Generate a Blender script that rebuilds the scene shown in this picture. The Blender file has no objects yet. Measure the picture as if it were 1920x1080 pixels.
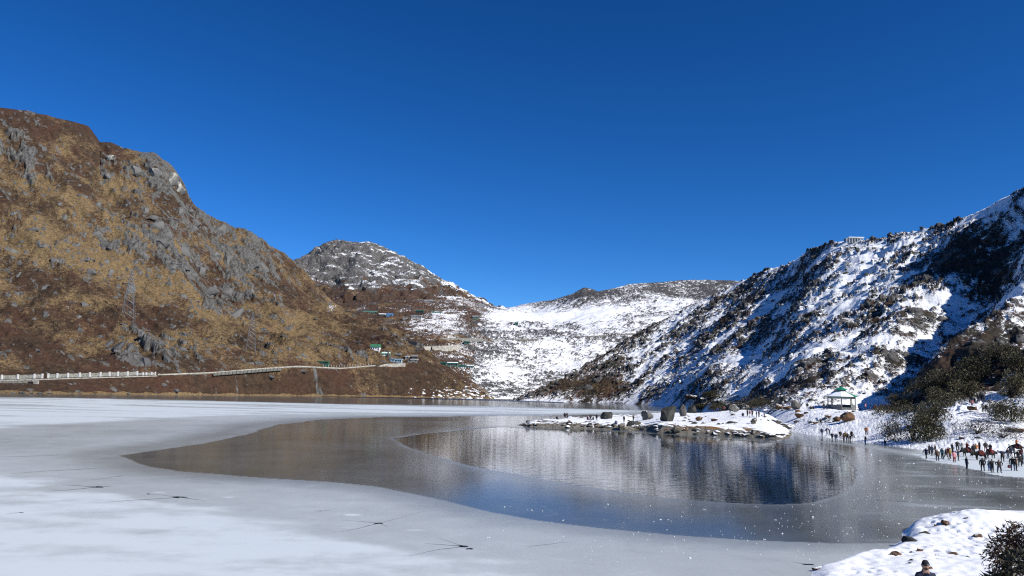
import bpy, bmesh, math, random
import numpy as np
from mathutils import Vector, Matrix

S = bpy.context.scene
COL = S.collection
rad = math.radians

# ------------------------------------------------------------------ camera, sky, sun, exposure
CAM_H, PITCH, ROLL, LENS = 9.3, rad(7.18), rad(1.3), 28.0
cam = bpy.data.cameras.new("camera")
cam.lens, cam.sensor_width, cam.clip_start, cam.clip_end = LENS, 36.0, 0.1, 20000.0
cam_o = bpy.data.objects.new("camera", cam)
COL.objects.link(cam_o)
RM = Matrix.Rotation(rad(90) + PITCH, 3, 'X') @ Matrix.Rotation(ROLL, 3, 'Z')
cam_o.matrix_world = Matrix.Translation((0, 0, CAM_H)) @ RM.to_4x4()
S.camera = cam_o

SUN_EL, SUN_AZ = rad(37), rad(-31)          # azimuth measured from +X towards +Y
sun_dir = Vector((math.cos(SUN_EL) * math.cos(SUN_AZ), math.cos(SUN_EL) * math.sin(SUN_AZ), math.sin(SUN_EL)))
W = bpy.data.worlds.new("World")
S.world = W
W.use_nodes = True
wn, wl = W.node_tree.nodes, W.node_tree.links
sky = wn.new('ShaderNodeTexSky')
sky.sky_type = 'NISHITA'
sky.sun_disc = False
sky.sun_elevation = SUN_EL
sky.sun_rotation = math.pi / 2 - SUN_AZ
sky.altitude = 3700
sky.air_density, sky.dust_density, sky.ozone_density = 1.0, 0.5, 5.0
hs = wn.new('ShaderNodeHueSaturation')
hs.inputs['Saturation'].default_value = 1.235
hs.inputs['Value'].default_value = 1.0
hs.inputs['Hue'].default_value = 0.501
wl.new(sky.outputs[0], hs.inputs['Color'])
gm = wn.new('ShaderNodeGamma')
gm.inputs['Gamma'].default_value = 1.22
wl.new(hs.outputs[0], gm.inputs['Color'])
wl.new(gm.outputs[0], wn['Background'].inputs['Color'])
wn['Background'].inputs['Strength'].default_value = 0.078

sun = bpy.data.lights.new("sun", 'SUN')
sun.energy, sun.angle, sun.color = 5.0, rad(0.53), (1.0, 0.955, 0.88)
sun_o = bpy.data.objects.new("sun", sun)
COL.objects.link(sun_o)
sun_o.rotation_euler = sun_dir.to_track_quat('Z', 'Y').to_euler()

S.view_settings.view_transform = 'Standard'
S.view_settings.look = 'None'
S.view_settings.exposure = 0.25
S.view_settings.gamma = 1.0
S.view_settings.use_curve_mapping = False
S.render.engine = 'CYCLES'
S.cycles.use_denoising = False
S.cycles.filter_width = 1.2
S.cycles.max_bounces = 6
S.cycles.glossy_bounces = 3
S.cycles.diffuse_bounces = 3
S.cycles.transparent_max_bounces = 6

# ------------------------------------------------------------------ placing by sight lines (photo grid 1920 x 1080)
FPX = LENS / 36.0 * 1920
RMN = np.array(RM)
CAMP = np.array([0, 0, CAM_H])


def ray(px, py):
    px, py = np.broadcast_arrays(np.asarray(px, float), np.asarray(py, float))
    v = np.stack([(px - 960) / FPX, -(py - 540) / FPX, -np.ones_like(px)], -1)
    w = v @ RMN.T
    return w / w[..., 1:2]


def at(px, py, d):
    return CAMP + ray(px, py) * np.asarray(d, float)[..., None]


def ground(px, py, z=0.0):
    r = ray(px, py)
    return CAMP + r * ((z - CAM_H) / r[..., 2])[..., None]


def project(P):
    v = (np.asarray(P) - CAMP) @ RMN
    return 960 + FPX * v[..., 0] / -v[..., 2], 540 - FPX * v[..., 1] / -v[..., 2]


def y_of_z(px, z, d):
    """photo row where height z stands at distance d in column px"""
    r0, r1 = ray(px, 500.0 + 0 * px), ray(px, 900.0 + 0 * px)
    t = (z - CAM_H) / d
    return 500 + 400 * (t - r0[..., 2]) / (r1[..., 2] - r0[..., 2])


# ------------------------------------------------------------------ noise
_rng = np.random.default_rng(7)
_PERM = _rng.permutation(4096)
_PERM = np.concatenate([_PERM, _PERM, _PERM])
_GA = _rng.random(4096) * 2 * np.pi
_GX, _GY = np.cos(_GA), np.sin(_GA)
_R1, _R2, _R3 = _rng.random(4096), _rng.random(4096), _rng.random(4096)


def _h(ix, iy):
    return _PERM[_PERM[ix & 4095] + (iy & 4095)]


def perlin(x, y):
    ix, iy = np.floor(x).astype(np.int64), np.floor(y).astype(np.int64)
    fx, fy = x - ix, y - iy
    u, v = fx * fx * fx * (fx * (fx * 6 - 15) + 10), fy * fy * fy * (fy * (fy * 6 - 15) + 10)

    def g(a, b):
        h = _h(ix + a, iy + b)
        return _GX[h] * (fx - a) + _GY[h] * (fy - b)
    n0 = g(0, 0) + u * (g(1, 0) - g(0, 0))
    n1 = g(0, 1) + u * (g(1, 1) - g(0, 1))
    return 1.5 * (n0 + v * (n1 - n0))


def fbm(x, y, o=4, gain=.5, lac=2.03):
    s, a, t = 0, 1.0, 0
    for k in range(o):
        s = s + a * perlin(x + 17.3 * k, y - 9.1 * k)
        t += a
        a *= gain
        x, y = x * lac, y * lac
    return s / t * 1.4


def ridged(x, y, o=4):
    s, a, t = 0, 1.0, 0
    for k in range(o):
        s = s + a * (1 - 2 * np.abs(perlin(x + 31.7 * k, y + 5.3 * k)))
        t += a
        a *= .5
        x, y = x * 2.1, y * 2.1
    return s / t


def worley(x, y):
    """distance to nearest / second cell centre, random of the cell, offset to the centre"""
    ix, iy = np.floor(x).astype(np.int64), np.floor(y).astype(np.int64)
    f1, f2 = np.full(x.shape, 9.0), np.full(x.shape, 9.0)
    rid, ox, oy = np.zeros(x.shape), np.zeros(x.shape), np.zeros(x.shape)
    for a in (-1, 0, 1):
        for b in (-1, 0, 1):
            h = _h(ix + a, iy + b)
            dx, dy = ix + a + _R1[h] - x, iy + b + _R2[h] - y
            d = np.sqrt(dx * dx + dy * dy)
            m = d < f1
            f2 = np.where(m, f1, np.minimum(f2, d))
            rid, ox, oy = np.where(m, _R3[h], rid), np.where(m, dx, ox), np.where(m, dy, oy)
            f1 = np.where(m, d, f1)
    return f1, f2, rid, ox, oy


def sstep(a, b, x):
    t = np.clip((x - a) / (b - a), 0, 1)
    return t * t * (3 - 2 * t)


def poly_dist(X, Y, pts, closed=True):
    """signed distance, negative inside (unsigned for an open line)"""
    pts = np.asarray(pts)[:, :2]
    n = len(pts)
    d = np.full(X.shape, 1e18)
    ins = np.zeros(X.shape, bool)
    for i in range(n if closed else n - 1):
        a, b = pts[i], pts[(i + 1) % n]
        e = b - a
        t = np.clip(((X - a[0]) * e[0] + (Y - a[1]) * e[1]) / (e @ e + 1e-12), 0, 1)
        d = np.minimum(d, (X - a[0] - t * e[0]) ** 2 + (Y - a[1] - t * e[1]) ** 2)
        if closed:
            c = (a[1] > Y) != (b[1] > Y)
            with np.errstate(divide='ignore', invalid='ignore'):
                ins ^= c & (X < (b[0] - a[0]) * (Y - a[1]) / (b[1] - a[1] + 1e-30) + a[0])
    d = np.sqrt(d)
    return np.where(ins, -d, d) if closed else d


# ------------------------------------------------------------------ materials
def new_mat(name):
    m = bpy.data.materials.new(name)
    m.use_nodes = True
    nt = m.node_tree
    return m, nt, nt.nodes['Principled BSDF']


class NT:
    """short-hand for wiring shader nodes"""

    def __init__(s, nt):
        s.nt, s.n, s.l = nt, nt.nodes, nt.links
        s.tc = None

    def put(s, sock, v):
        if hasattr(v, 'is_output') or hasattr(v, 'links'):
            s.l.new(v, sock)
        elif isinstance(v, (tuple, list)) and len(v) == 3 and sock.type == 'RGBA':
            sock.default_value = (*v, 1)
        else:
            sock.default_value = v

    def coord(s, scale=(1, 1, 1), rot=(0, 0, 0)):
        if s.tc is None:
            s.tc = s.n.new('ShaderNodeTexCoord')
        if scale == (1, 1, 1) and rot == (0, 0, 0):
            return s.tc.outputs['Object']
        m = s.n.new('ShaderNodeMapping')
        m.inputs['Rotation'].default_value = rot
        m.inputs['Scale'].default_value = scale
        s.l.new(s.tc.outputs['Object'], m.inputs['Vector'])
        return m.outputs[0]

    def noise(s, scale, detail=4, rough=.55, vec=None, dist=0.0):
        t = s.n.new('ShaderNodeTexNoise')
        t.inputs['Scale'].default_value = scale
        t.inputs['Detail'].default_value = detail
        t.inputs['Roughness'].default_value = rough
        t.inputs['Distortion'].default_value = dist
        s.l.new(vec if vec is not None else s.coord(), t.inputs['Vector'])
        return t.outputs['Fac']

    def voro(s, scale, vec=None, out='Distance', feature='F1'):
        t = s.n.new('ShaderNodeTexVoronoi')
        t.feature = feature
        t.inputs['Scale'].default_value = scale
        s.l.new(vec if vec is not None else s.coord(), t.inputs['Vector'])
        return t.outputs[out]

    def attr(s, name):
        a = s.n.new('ShaderNodeAttribute')
        a.attribute_name = name
        return a.outputs['Fac']

    def math(s, op, a, b=0.0, clamp=False):
        m = s.n.new('ShaderNodeMath')
        m.operation = op
        m.use_clamp = clamp
        s.put(m.inputs[0], a)
        s.put(m.inputs[1], b)
        return m.outputs[0]

    def rng(s, v, a, b, c=0.0, d=1.0, smooth=True):
        m = s.n.new('ShaderNodeMapRange')
        m.interpolation_type = 'SMOOTHSTEP' if smooth else 'LINEAR'
        s.put(m.inputs['Value'], v)
        for k, x in zip(('From Min', 'From Max', 'To Min', 'To Max'), (a, b, c, d)):
            s.put(m.inputs[k], x)
        return m.outputs[0]

    def mix(s, f, a, b):
        m = s.n.new('ShaderNodeMix')
        m.data_type = 'RGBA'
        s.put(m.inputs[0], f)
        s.put(m.inputs[6], a)
        s.put(m.inputs[7], b)
        return m.outputs[2]

    def bump(s, h, strength=.5, dist=1.0, normal=None):
        b = s.n.new('ShaderNodeBump')
        b.inputs['Strength'].default_value = strength
        b.inputs['Distance'].default_value = dist
        s.l.new(h, b.inputs['Height'])
        if normal is not None:
            s.l.new(normal, b.inputs['Normal'])
        return b.outputs[0]


_plain = {}


def plain(name, col, rough=.7, var=.25, scale=3.0, metal=0.0, bump=0.0):
    """a simple painted/woven/stone surface with uneven tone"""
    key = (name, col, rough)
    if key in _plain:
        return _plain[key]
    m, nt, b = new_mat(name)
    k = NT(nt)
    n = k.noise(scale, 5, .6)
    f = k.rng(n, .3, .7)
    k.put(b.inputs['Base Color'], k.mix(f, tuple(c * (1 - var) for c in col), tuple(min(1, c * (1 + var)) for c in col)))
    b.inputs['Roughness'].default_value = rough
    b.inputs['Metallic'].default_value = metal
    if bump:
        k.put(b.inputs['Normal'], k.bump(n, bump, .05))
    _plain[key] = m
    return m


def hill_mat(name, brown=((.050, .030, .018), (.105, .058, .030)), gold=((.105, .072, .035), (.275, .188, .092)),
             rock=((.046, .045, .043), (.162, .157, .147)), fine=1.0, snow_edge=.10, speck=0.0, relief=.9):
    m, nt, b = new_mat(name)
    k = NT(nt)
    n_big = k.noise(.035 * fine, 5, .6)
    n_mid = k.noise(.22 * fine, 6, .65)
    n_fin = k.noise(1.1 * fine, 5, .7)
    br = k.mix(k.rng(k.math('ADD', k.math('MULTIPLY', n_mid, .6), k.math('MULTIPLY', n_fin, .4)), .35, .65), *brown)
    br = k.mix(k.rng(n_big, .42, .66, 0, .55), br, (.075, .032, .020))
    go = k.mix(k.rng(n_fin, .3, .7), *gold)
    gf = k.math('ADD', k.attr('gold'), k.math('MULTIPLY', k.math('SUBTRACT', n_fin, .5), 1.5))
    gf = k.math('ADD', gf, k.math('MULTIPLY', k.math('SUBTRACT', n_mid, .5), .8))
    veg = k.mix(k.rng(gf, .32, .72), br, go)
    sh = k.noise(.55 * fine, 6, .7)
    veg = k.mix(k.rng(sh, .50, .64, 0, .75), veg, tuple(c * .55 for c in brown[0]))
    veg = k.mix(k.rng(k.noise(.8 * fine, 5, .7, k.coord((1, 1, 1.3), (.3, .2, 1.1))), .58, .68, 0, .6), veg, tuple(.5 * (a + b_) * .9 for a, b_ in zip(*rock)))
    vec = k.coord((.5 * fine, .5 * fine, .18 * fine), (0, 0, .4))
    rk = k.mix(k.rng(k.noise(1.0, 8, .68, vec), .32, .70), *rock)
    rk = k.mix(k.rng(n_big, .5, .75, 0, .35), rk, (.16, .145, .12))
    rf = k.math('ADD', k.attr('rock'), k.math('MULTIPLY', k.math('SUBTRACT', n_fin, .5), .55))
    gr = k.mix(k.rng(rf, .40, .60), veg, rk)
    sn = k.mix(n_mid, (.80, .83, .88), (.90, .91, .92))
    sf = k.math('ADD', k.attr('snow'), k.math('MULTIPLY', k.math('SUBTRACT', n_fin, .5), 1.5 + speck))
    sf = k.math('ADD', sf, k.math('MULTIPLY', k.math('SUBTRACT', k.noise(.5 * fine, 6, .7, k.coord((1, 1, 1.6), (.2, .1, .7))), .5), 1.1))
    sf = k.rng(sf, .5 - snow_edge, .5 + snow_edge)
    k.put(b.inputs['Base Color'], k.mix(sf, gr, sn))
    b.inputs['Roughness'].default_value = .85
    b.inputs['Specular IOR Level'].default_value = .2
    hgt = k.math('ADD', k.math('MULTIPLY', n_fin, .6), k.math('MULTIPLY', n_mid, 1.2))
    k.put(b.inputs['Normal'], k.bump(hgt, relief, 1.0 / fine))
    return m


# ------------------------------------------------------------------ mesh helpers
def tag(o, label=None, cat=None, group=None, kind=None):
    for key, v in (('label', label), ('category', cat), ('group', group), ('kind', kind)):
        if v:
            o[key] = v
    return o


def link(name, me, mat=None, parent=None):
    o = bpy.data.objects.new(name, me)
    COL.objects.link(o)
    if mat is not None and me is not None and len(me.materials) == 0:
        me.materials.append(mat)
    if parent is not None:
        o.parent = parent
    return o


def grid_mesh(name, P, mat, attrs=None, keep=None, smooth=True, kind='structure', parent=None):
    nv, nu = P.shape[:2]
    idx = np.arange(nv * nu).reshape(nv, nu)
    q = np.stack([idx[:-1, :-1], idx[:-1, 1:], idx[1:, 1:], idx[1:, :-1]], -1).reshape(-1, 4)
    if keep is not None:
        q = q[keep.reshape(-1)]
    me = bpy.data.meshes.new(name)
    me.vertices.add(nv * nu)
    me.vertices.foreach_set('co', P.reshape(-1).astype(np.float32))
    me.loops.add(len(q) * 4)
    me.loops.foreach_set('vertex_index', q.reshape(-1).astype(np.int32))
    me.polygons.add(len(q))
    me.polygons.foreach_set('loop_start', (np.arange(len(q)) * 4).astype(np.int32))
    me.polygons.foreach_set('use_smooth', np.full(len(q), smooth))
    me.update(calc_edges=True)
    for a, v in (attrs or {}).items():
        at_ = me.attributes.new(a, 'FLOAT', 'POINT')
        at_.data.foreach_set('value', v.reshape(-1).astype(np.float32))
    o = link(name, me, mat, parent)
    if kind:
        o['kind'] = kind
    return o


def raw_mesh(name, V, F, smooth=False):
    me = bpy.data.meshes.new(name)
    me.from_pydata([tuple(map(float, v)) for v in V], [], F)
    me.polygons.foreach_set('use_smooth', [smooth] * len(me.polygons))
    me.update()
    return me


HILLS = {}


def hill_net(name, knots, px0, px1, nu, rows):
    """a slope between knot lines: knots[0] = foot [(px, d)] at height zfoot, the others [(px, py, d)].
    rows = mesh rows between successive knot lines. Returns P (nv, nu, 3)."""
    px = np.linspace(px0, px1, nu)
    L = []
    for i, kn in enumerate(knots):
        a = np.array(kn, float)
        if i == 0:
            d = np.interp(px, a[:, 0], a[:, 1])
            L.append((y_of_z(px, -1.0, d), d))
        else:
            L.append((np.interp(px, a[:, 0], a[:, 1]), np.interp(px, a[:, 0], a[:, 2])))
    def soft(a, k):
        pd = np.pad(a, k, mode='edge')
        for _ in range(2):
            pd = np.convolve(np.pad(pd, k, mode='edge'), np.ones(2 * k + 1) / (2 * k + 1), 'valid')
        return pd[k:-k]
    L = [(y if i == len(L) - 1 else soft(y, nu // 40), soft(d, nu // 40)) for i, (y, d) in enumerate(L)]
    ys, ds = [], []
    for i in range(len(L) - 1):
        n = rows[i]
        t = np.linspace(0, 1, n, endpoint=(i == len(L) - 2))[:, None]
        if i == len(L) - 2:                                   # fine teeth of the skyline fade out just below it
            sm = soft(L[i + 1][0], nu // 30)
            ys.append(L[i][0] * (1 - t) + sm * t + (L[i + 1][0] - sm) * t ** 7)
        else:
            ys.append(L[i][0] * (1 - t) + L[i + 1][0] * t)
        ds.append(L[i][1] * (1 - t) + L[i + 1][1] * t)
    Y, D = np.concatenate(ys), np.concatenate(ds)
    ker = 7
    for arr in (D, Y):
        pad = np.pad(arr, ((ker, ker), (0, 0)), mode='edge')
        sm = sum(pad[i:i + arr.shape[0]] for i in range(2 * ker + 1)) / (2 * ker + 1)
        arr[ker:-ker] = sm[ker:-ker]
    return at(np.broadcast_to(px, Y.shape), Y, D)


def normals(P):
    du = np.gradient(P, axis=1)
    dv = np.gradient(P, axis=0)
    n = np.cross(du, dv)
    n /= np.linalg.norm(n, axis=-1, keepdims=True) + 1e-9
    return np.where(n[..., 2:3] < 0, -n, n)


def back_rows(P, drop=.45, n=6, far=60.0):
    """the far side of the crest, so the hill is not an open sheet"""
    d = P[-1].copy()
    v = d[:, :2] / np.linalg.norm(d[:, :2], axis=1, keepdims=True)
    out = []
    for i in range(1, n + 1):
        s = far * (i / n) ** 1.5
        q = d.copy()
        q[:, :2] += v * s
        q[:, 2] -= drop * s + .5
        out.append(q)
    return np.concatenate([P, np.stack(out)])


def spot(hill, px, py, lift=0.0):
    """the point of a hill mesh seen at (px, py)"""
    P, PX, PY = HILLS[hill]
    c = int(np.clip(np.searchsorted(PX[PX.shape[0] // 2], px), 1, PX.shape[1] - 1))
    col = PY[:, c]
    hit = np.nonzero(col <= py)[0]
    r = hit[0] if len(hit) else int(np.argmin(np.abs(col - py)))
    p = at(np.array(px), np.array(py), P[r, c, 1])
    return Vector((float(p[0]), float(p[1]), float(P[r, c, 2]) + lift))


def register(name, P):
    PX, PY = project(P)
    HILLS[name] = (P, PX, PY)
# ================================================================== THE SETTING
# ------------------------------------------------------------------ brown mountain on the left shore
RIDGE_A = [(-160, 165, 800), (0, 203, 850), (60, 212, 860), (120, 228, 870), (165, 240, 880), (180, 258, 885), (186, 268, 887),
           (208, 270, 890), (230, 281, 892), (290, 292, 894), (318, 312, 895), (338, 338, 895), (346, 368, 896), (370, 394, 905),
           (392, 409, 912), (420, 420, 920), (440, 433, 930), (470, 440, 940), (500, 458, 950), (530, 476, 960), (548, 494, 965),
           (575, 525, 955), (620, 566, 930), (680, 600, 890), (740, 628, 850), (790, 654, 800), (850, 690, 745), (900, 725, 705),
           (940, 750, 690)]
ROAD_A = [(-160, 716, 470), (0, 711, 492), (100, 708, 500), (200, 705, 515), (300, 702, 535), (400, 698, 560), (500, 690, 590),
          (560, 686, 610), (640, 690, 640), (700, 685, 665), (730, 682, 675), (800, 688, 685), (900, 733, 688), (940, 752, 688)]
FOOT_A = [(-160, 425), (0, 455), (300, 518), (640, 632), (800, 668), (940, 682)]
A = hill_net('mountain', [FOOT_A, ROAD_A, RIDGE_A], -160, 940, 780, [46, 300])
X, Y, Z = A[..., 0], A[..., 1], A[..., 2]
N = normals(A)
nv = A.shape[0]
tv = np.clip((np.arange(nv) - 46) / 300.0, 0, 1)[:, None] + 0 * X          # 0 at the road, 1 at the crest
relief = sstep(4, 60, A[-1, :, 2])[None, :]
env = (sstep(0, .10, tv) * (1 - .75 * sstep(.93, 1, tv)) + .05) * relief
ca, sa = math.cos(-.62), math.sin(-.62)                                   # ribs run down to the right
U, V = X * ca + Y * sa, -X * sa + Y * ca
rib = ridged(U / 260 + .2 * fbm(X / 160, Y / 160, 2), V / 62, 4)
disp = env * (12.0 * rib + 5.5 * fbm(X / 45, Y / 45, 4))
pxA, pyA = project(A)
big = fbm(X / 95 + 5, Y / 95, 3)
dens = -.26 + .35 * big
for (cx, cy, rx, ry, a) in ((440, 500, 130, 75, .20), (300, 440, 190, 90, .16), (130, 430, 120, 80, .10), (250, 655, 70, 42, .22), (290, 320, 75, 45, .40),
                            (30, 250, 45, 35, .25), (500, 480, 50, 45, .16), (100, 620, 130, 60, -.15), (600, 640, 130, 60, -.28), (150, 260, 100, 40, -.3),
                            (500, 720, 500, 25, -.3)):
    dens = dens + a * np.exp(-((pxA - cx) / rx) ** 2 - ((pyA - cy) / ry) ** 2)
wx, wy = fbm(X / 14, Y / 14, 3), fbm(X / 14 + 40, Y / 14, 3)
fld = dens - .14 + .30 * rib + .72 * fbm(U / 30 + .3 * wx, V / 13 + .3 * wy, 5, .6)
rock = sstep(.0, .16, fld)
f1, f2, rid, ox, oy = worley(U / 20 + .25 * wx, V / 8.5 + .25 * wy)
disp = disp + env * rock * (1.6 + 2.6 * sstep(.0, .16, f2 - f1) * rid + 2.0 * ox * (rid - .2))
f1, f2, rid, ox, oy = worley(U / 8 + .3 * wx + 50, V / 4.5 + .3 * wy)
disp = disp + env * rock * (1.1 * sstep(.0, .2, f2 - f1) * rid + .8 * oy)
small = sstep(.80 - .3 * dens, .84 - .3 * dens, rid) * sstep(.5, .3, f1)
disp = disp + env * small * .9
rock = np.maximum(rock, small)
f3 = fbm(U / 7.5, V / 4.2, 4, .65) + .6 * dens
rk2 = sstep(.20, .30, f3)
disp = disp + env * rk2 * .9
rock = np.maximum(rock, rk2 * .95)
disp = disp + env * (.9 * fbm(X / 7, Y / 7, 3) + .35 * fbm(X / 2.4, Y / 2.4, 2))
disp = disp + (1 - env) * .25 * fbm(X / 6, Y / 6, 3)
A2 = A + N * disp[..., None] * np.array([.55, .55, 1.0])
A2[..., 2] -= 4 * sstep(905, 938, pxA)
A2[0, :, 2] = -1.0
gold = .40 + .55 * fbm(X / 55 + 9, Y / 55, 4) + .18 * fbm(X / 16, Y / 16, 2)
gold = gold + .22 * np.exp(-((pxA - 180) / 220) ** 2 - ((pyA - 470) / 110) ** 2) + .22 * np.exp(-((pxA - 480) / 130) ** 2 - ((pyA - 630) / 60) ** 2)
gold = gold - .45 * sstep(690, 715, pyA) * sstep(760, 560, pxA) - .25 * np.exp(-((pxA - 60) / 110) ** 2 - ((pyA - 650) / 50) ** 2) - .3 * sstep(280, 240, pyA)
strand = .85 * sstep(1.7, .6, A2[..., 2] + .9 * fbm(X / 9, Y / 9, 3))
gold = gold * (1 - strand) + 1.1 * strand
rock = rock * (1 - .8 * strand)
snow = -.5 + 0 * X
snow = snow + 1.05 * sstep(640, 900, pxA + .9 * (pyA - 660)) * (.30 + .9 * fbm(X / 5, (Y + 2 * Z) / 5, 4, .6)) + .95 * np.exp(-((pxA - 620) / 22) ** 2 - ((pyA - 592) / 13) ** 2)
snow = snow + sstep(680, 860, pxA) * sstep(705, 748, pyA) * (.45 + 1.0 * fbm(X / 4, (Y + 2 * Z) / 3, 4, .6))
A3 = back_rows(A2)
pad = lambda a: np.concatenate([a, np.repeat(a[-1:], 6, 0)])
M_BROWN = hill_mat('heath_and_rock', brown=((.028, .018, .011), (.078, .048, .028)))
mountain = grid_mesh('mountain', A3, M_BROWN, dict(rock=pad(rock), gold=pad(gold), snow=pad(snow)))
register('mountain', A2)

# ------------------------------------------------------------------ far rocky peak
RIDGE_B = [(440, 470, 1900), (500, 466, 1900), (516, 468, 1900), (534, 474, 1900), (544, 487, 1900), (550, 496, 1900), (558, 489, 1950),
           (575, 478, 2000), (595, 463, 2050), (612, 455, 2050), (630, 450, 2060), (655, 453, 2060), (672, 457, 2060), (690, 454, 2070), (705, 460, 2080),
           (722, 466, 2080), (745, 477, 2080), (772, 491, 2070), (796, 500, 2060), (812, 515, 2040), (830, 530, 2000), (850, 540, 1960), (872, 549, 1930),
           (903, 561, 1900), (918, 574, 1880), (980, 600, 1850)]
B = hill_net('peak', [[(440, 1200), (980, 1200)], [(440, 640, 1300), (980, 640, 1300)], [(440, 560, 1600), (700, 548, 1650), (980, 610, 1650)], RIDGE_B], 440, 980, 400, [6, 60, 96])
X, Y, Z = B[..., 0], B[..., 1], B[..., 2]
N = normals(B)
tv = np.linspace(0, 1, B.shape[0])[:, None] + 0 * X
env = sstep(.05, .2, tv) * (1 - .85 * sstep(.93, 1, tv))
c1 = 20 * ridged(X / 150 + 3, Y / 330, 5) + 9 * fbm(X / 40, Y / 60, 5, .6)
f1, f2, rid, ox, oy = worley(X / 38 + .4 * fbm(X / 40, Y / 40, 2), Y / 60)
c1 = c1 + 4 * sstep(.0, .3, f2 - f1) * rid + 3 * ox
f1, f2, rid2, ox, oy = worley(X / 15, Y / 24 + 8)
c1 = c1 + 2 * sstep(.0, .3, f2 - f1) * rid2
B2 = B + N * (env * c1 + (1 - env) * 2.5 * fbm(X / 18, Y / 18, 3))[..., None] * np.array([.6, .6, 1])
pxB, pyB = project(B2)
rock = .15 + .85 * sstep(560, 505, pyB + 30 * fbm(X / 60, Y / 60, 4)) + .3 * fbm(X / 30, Y / 30, 3)
lay = fbm(X / 90, (Y + 2.5 * Z) / 34, 4)
snow = .155 + .50 * lay + .45 * (normals(B2)[..., 2] - .80) * 2.2 + .25 * fbm(X / 22, Y / 22, 3)
snow = snow + .12 * sstep(600, 760, pxB) - .30 * np.exp(-((pyB - 560) / 22) ** 2) * sstep(860, 780, pxB) + .12 * sstep(800, 900, pxB)
gold = .22 + .4 * fbm(X / 60, Y / 60, 3)
B3 = back_rows(B2, .7, 6, 200)
M_PEAK = hill_mat('peak_rock', brown=((.045, .028, .020), (.085, .055, .036)), rock=((.040, .039, .040), (.15, .143, .135)), fine=.45)
peak = grid_mesh('peak', B3, M_PEAK, dict(rock=pad(rock), gold=pad(gold), snow=pad(snow)))
register('peak', B2)

# ------------------------------------------------------------------ valley head: brown terraces on the left, snowfield on the right
RIDGE_C = [(430, 590, 1150), (600, 572, 1250), (700, 566, 1300), (780, 563, 1350), (850, 562, 1400), (905, 566, 1440), (920, 574, 1450), (950, 578, 1500), (985, 570, 1480),
           (1040, 562, 1450), (1075, 552, 1430), (1095, 541, 1420), (1108, 543, 1425), (1122, 548, 1430), (1150, 541, 1440), (1180, 533, 1450), (1240, 530, 1480), (1270, 526, 1480),
           (1300, 525, 1500), (1385, 527, 1500), (1450, 520, 1500), (1580, 520, 1500)]
C = hill_net('valley', [[(430, 640), (640, 650), (800, 672), (950, 688), (1100, 705), (1250, 730), (1580, 760)],
                        [(430, 690, 720), (700, 690, 715), (880, 705, 735), (1000, 722, 755), (1200, 690, 850), (1580, 650, 950)],
                        [(430, 640, 880), (700, 640, 850), (860, 638, 900), (1000, 635, 1000), (1200, 622, 1100), (1580, 600, 1150)], RIDGE_C], 430, 1580, 640, [36, 60, 100])
X, Y, Z = C[..., 0], C[..., 1], C[..., 2]
N = normals(C)
tv = np.linspace(0, 1, C.shape[0])[:, None] + 0 * X
env = sstep(.0, .25, tv) * (1 - .8 * sstep(.93, 1, tv))
pxC, pyC = project(C)
disp = env * (8 * fbm(X / 150, Y / 150, 3) + 5 * ridged(X / 120 + 2, Y / 90, 3)) + (.2 + env) * 1.0 * fbm(X / 20, Y / 20, 3)
lumps = .6 * fbm((X + .5 * Y) / 16, (Y - .3 * X) / 8, 4, .62) + .7 * fbm((X + .5 * Y) / 7, (Y - .3 * X) / 4.5, 3, .6)
blob = fbm(X / 75 + 20, Y / 75, 3)
upper = sstep(600, 560, pyC)
dark = .85 * lumps + .50 * blob + .05 + .14 * upper + .30 * sstep(955, 880, pxC)
for (cx, cy, rx, ry, a) in ((1090, 555, 45, 18, .5), (1000, 640, 90, 14, .12), (1000, 590, 60, 12, -.5), (1130, 585, 110, 18, -.42), (1010, 690, 120, 26, -.28), (1250, 545, 110, 16, .16), (1330, 535, 60, 14, .2),
                            (960, 600, 40, 12, -.3), (940, 660, 50, 20, .18)):
    dark = dark + a * np.exp(-((pxC - cx) / rx) ** 2 - ((pyC - cy) / ry) ** 2)
on = sstep(.10, .38, dark)
disp = disp + on * (1.0 + .9 * fbm(X / 5, Y / 5, 2)) * (.35 + 1.1 * env)
C2 = C + N * disp[..., None]
C2[0, :, 2] = -1
brownside = sstep(905, 850, pxC + 30 * fbm(X / 30, Y / 30, 3) - .28 * (700 - pyC))
snow_r = .555 - .58 * dark
snow_l = .10 + .35 * fbm(X / 16, Y / 9, 4) + .25 * fbm(X / 60, Y / 40, 3) + .22 * sstep(700, 880, pxC) + .14 * np.exp(-((pyC - 615) / 22) ** 2) * sstep(740, 800, pxC)
snow_l = snow_l + .16 * np.exp(-((pxC - 830) / 70) ** 2 - ((pyC - 612) / 16) ** 2) - .5 * np.exp(-((pxC - 890) / 22) ** 2 - ((pyC - 612) / 16) ** 2)
snow = snow_r * (1 - brownside) + snow_l * brownside
snow = np.maximum(snow, 1.4 * sstep(744, 748, pyC + 2 * fbm(X / 9, Y / 9, 2)) * sstep(740, 860, pxC))
rock = (.22 + .5 * fbm(X / 30, Y / 30, 3)) * brownside + (.85 + .5 * fbm(X / 30, Y / 30, 3)) * (1 - brownside)
gold = .28 + .5 * fbm(X / 45, Y / 45, 3) * brownside + .12 * (1 - brownside)
C3 = back_rows(C2, .5, 6, 150)
M_VALLEY = hill_mat('snowfield_and_heath', brown=((.040, .026, .018), (.090, .055, .033)), rock=((.026, .027, .032), (.105, .10, .098)), fine=.7, speck=.1, relief=.5)
valley = grid_mesh('valley_slope', C3, M_VALLEY, dict(rock=pad(rock), gold=pad(gold), snow=pad(snow)))
register('valley', C2)

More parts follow.
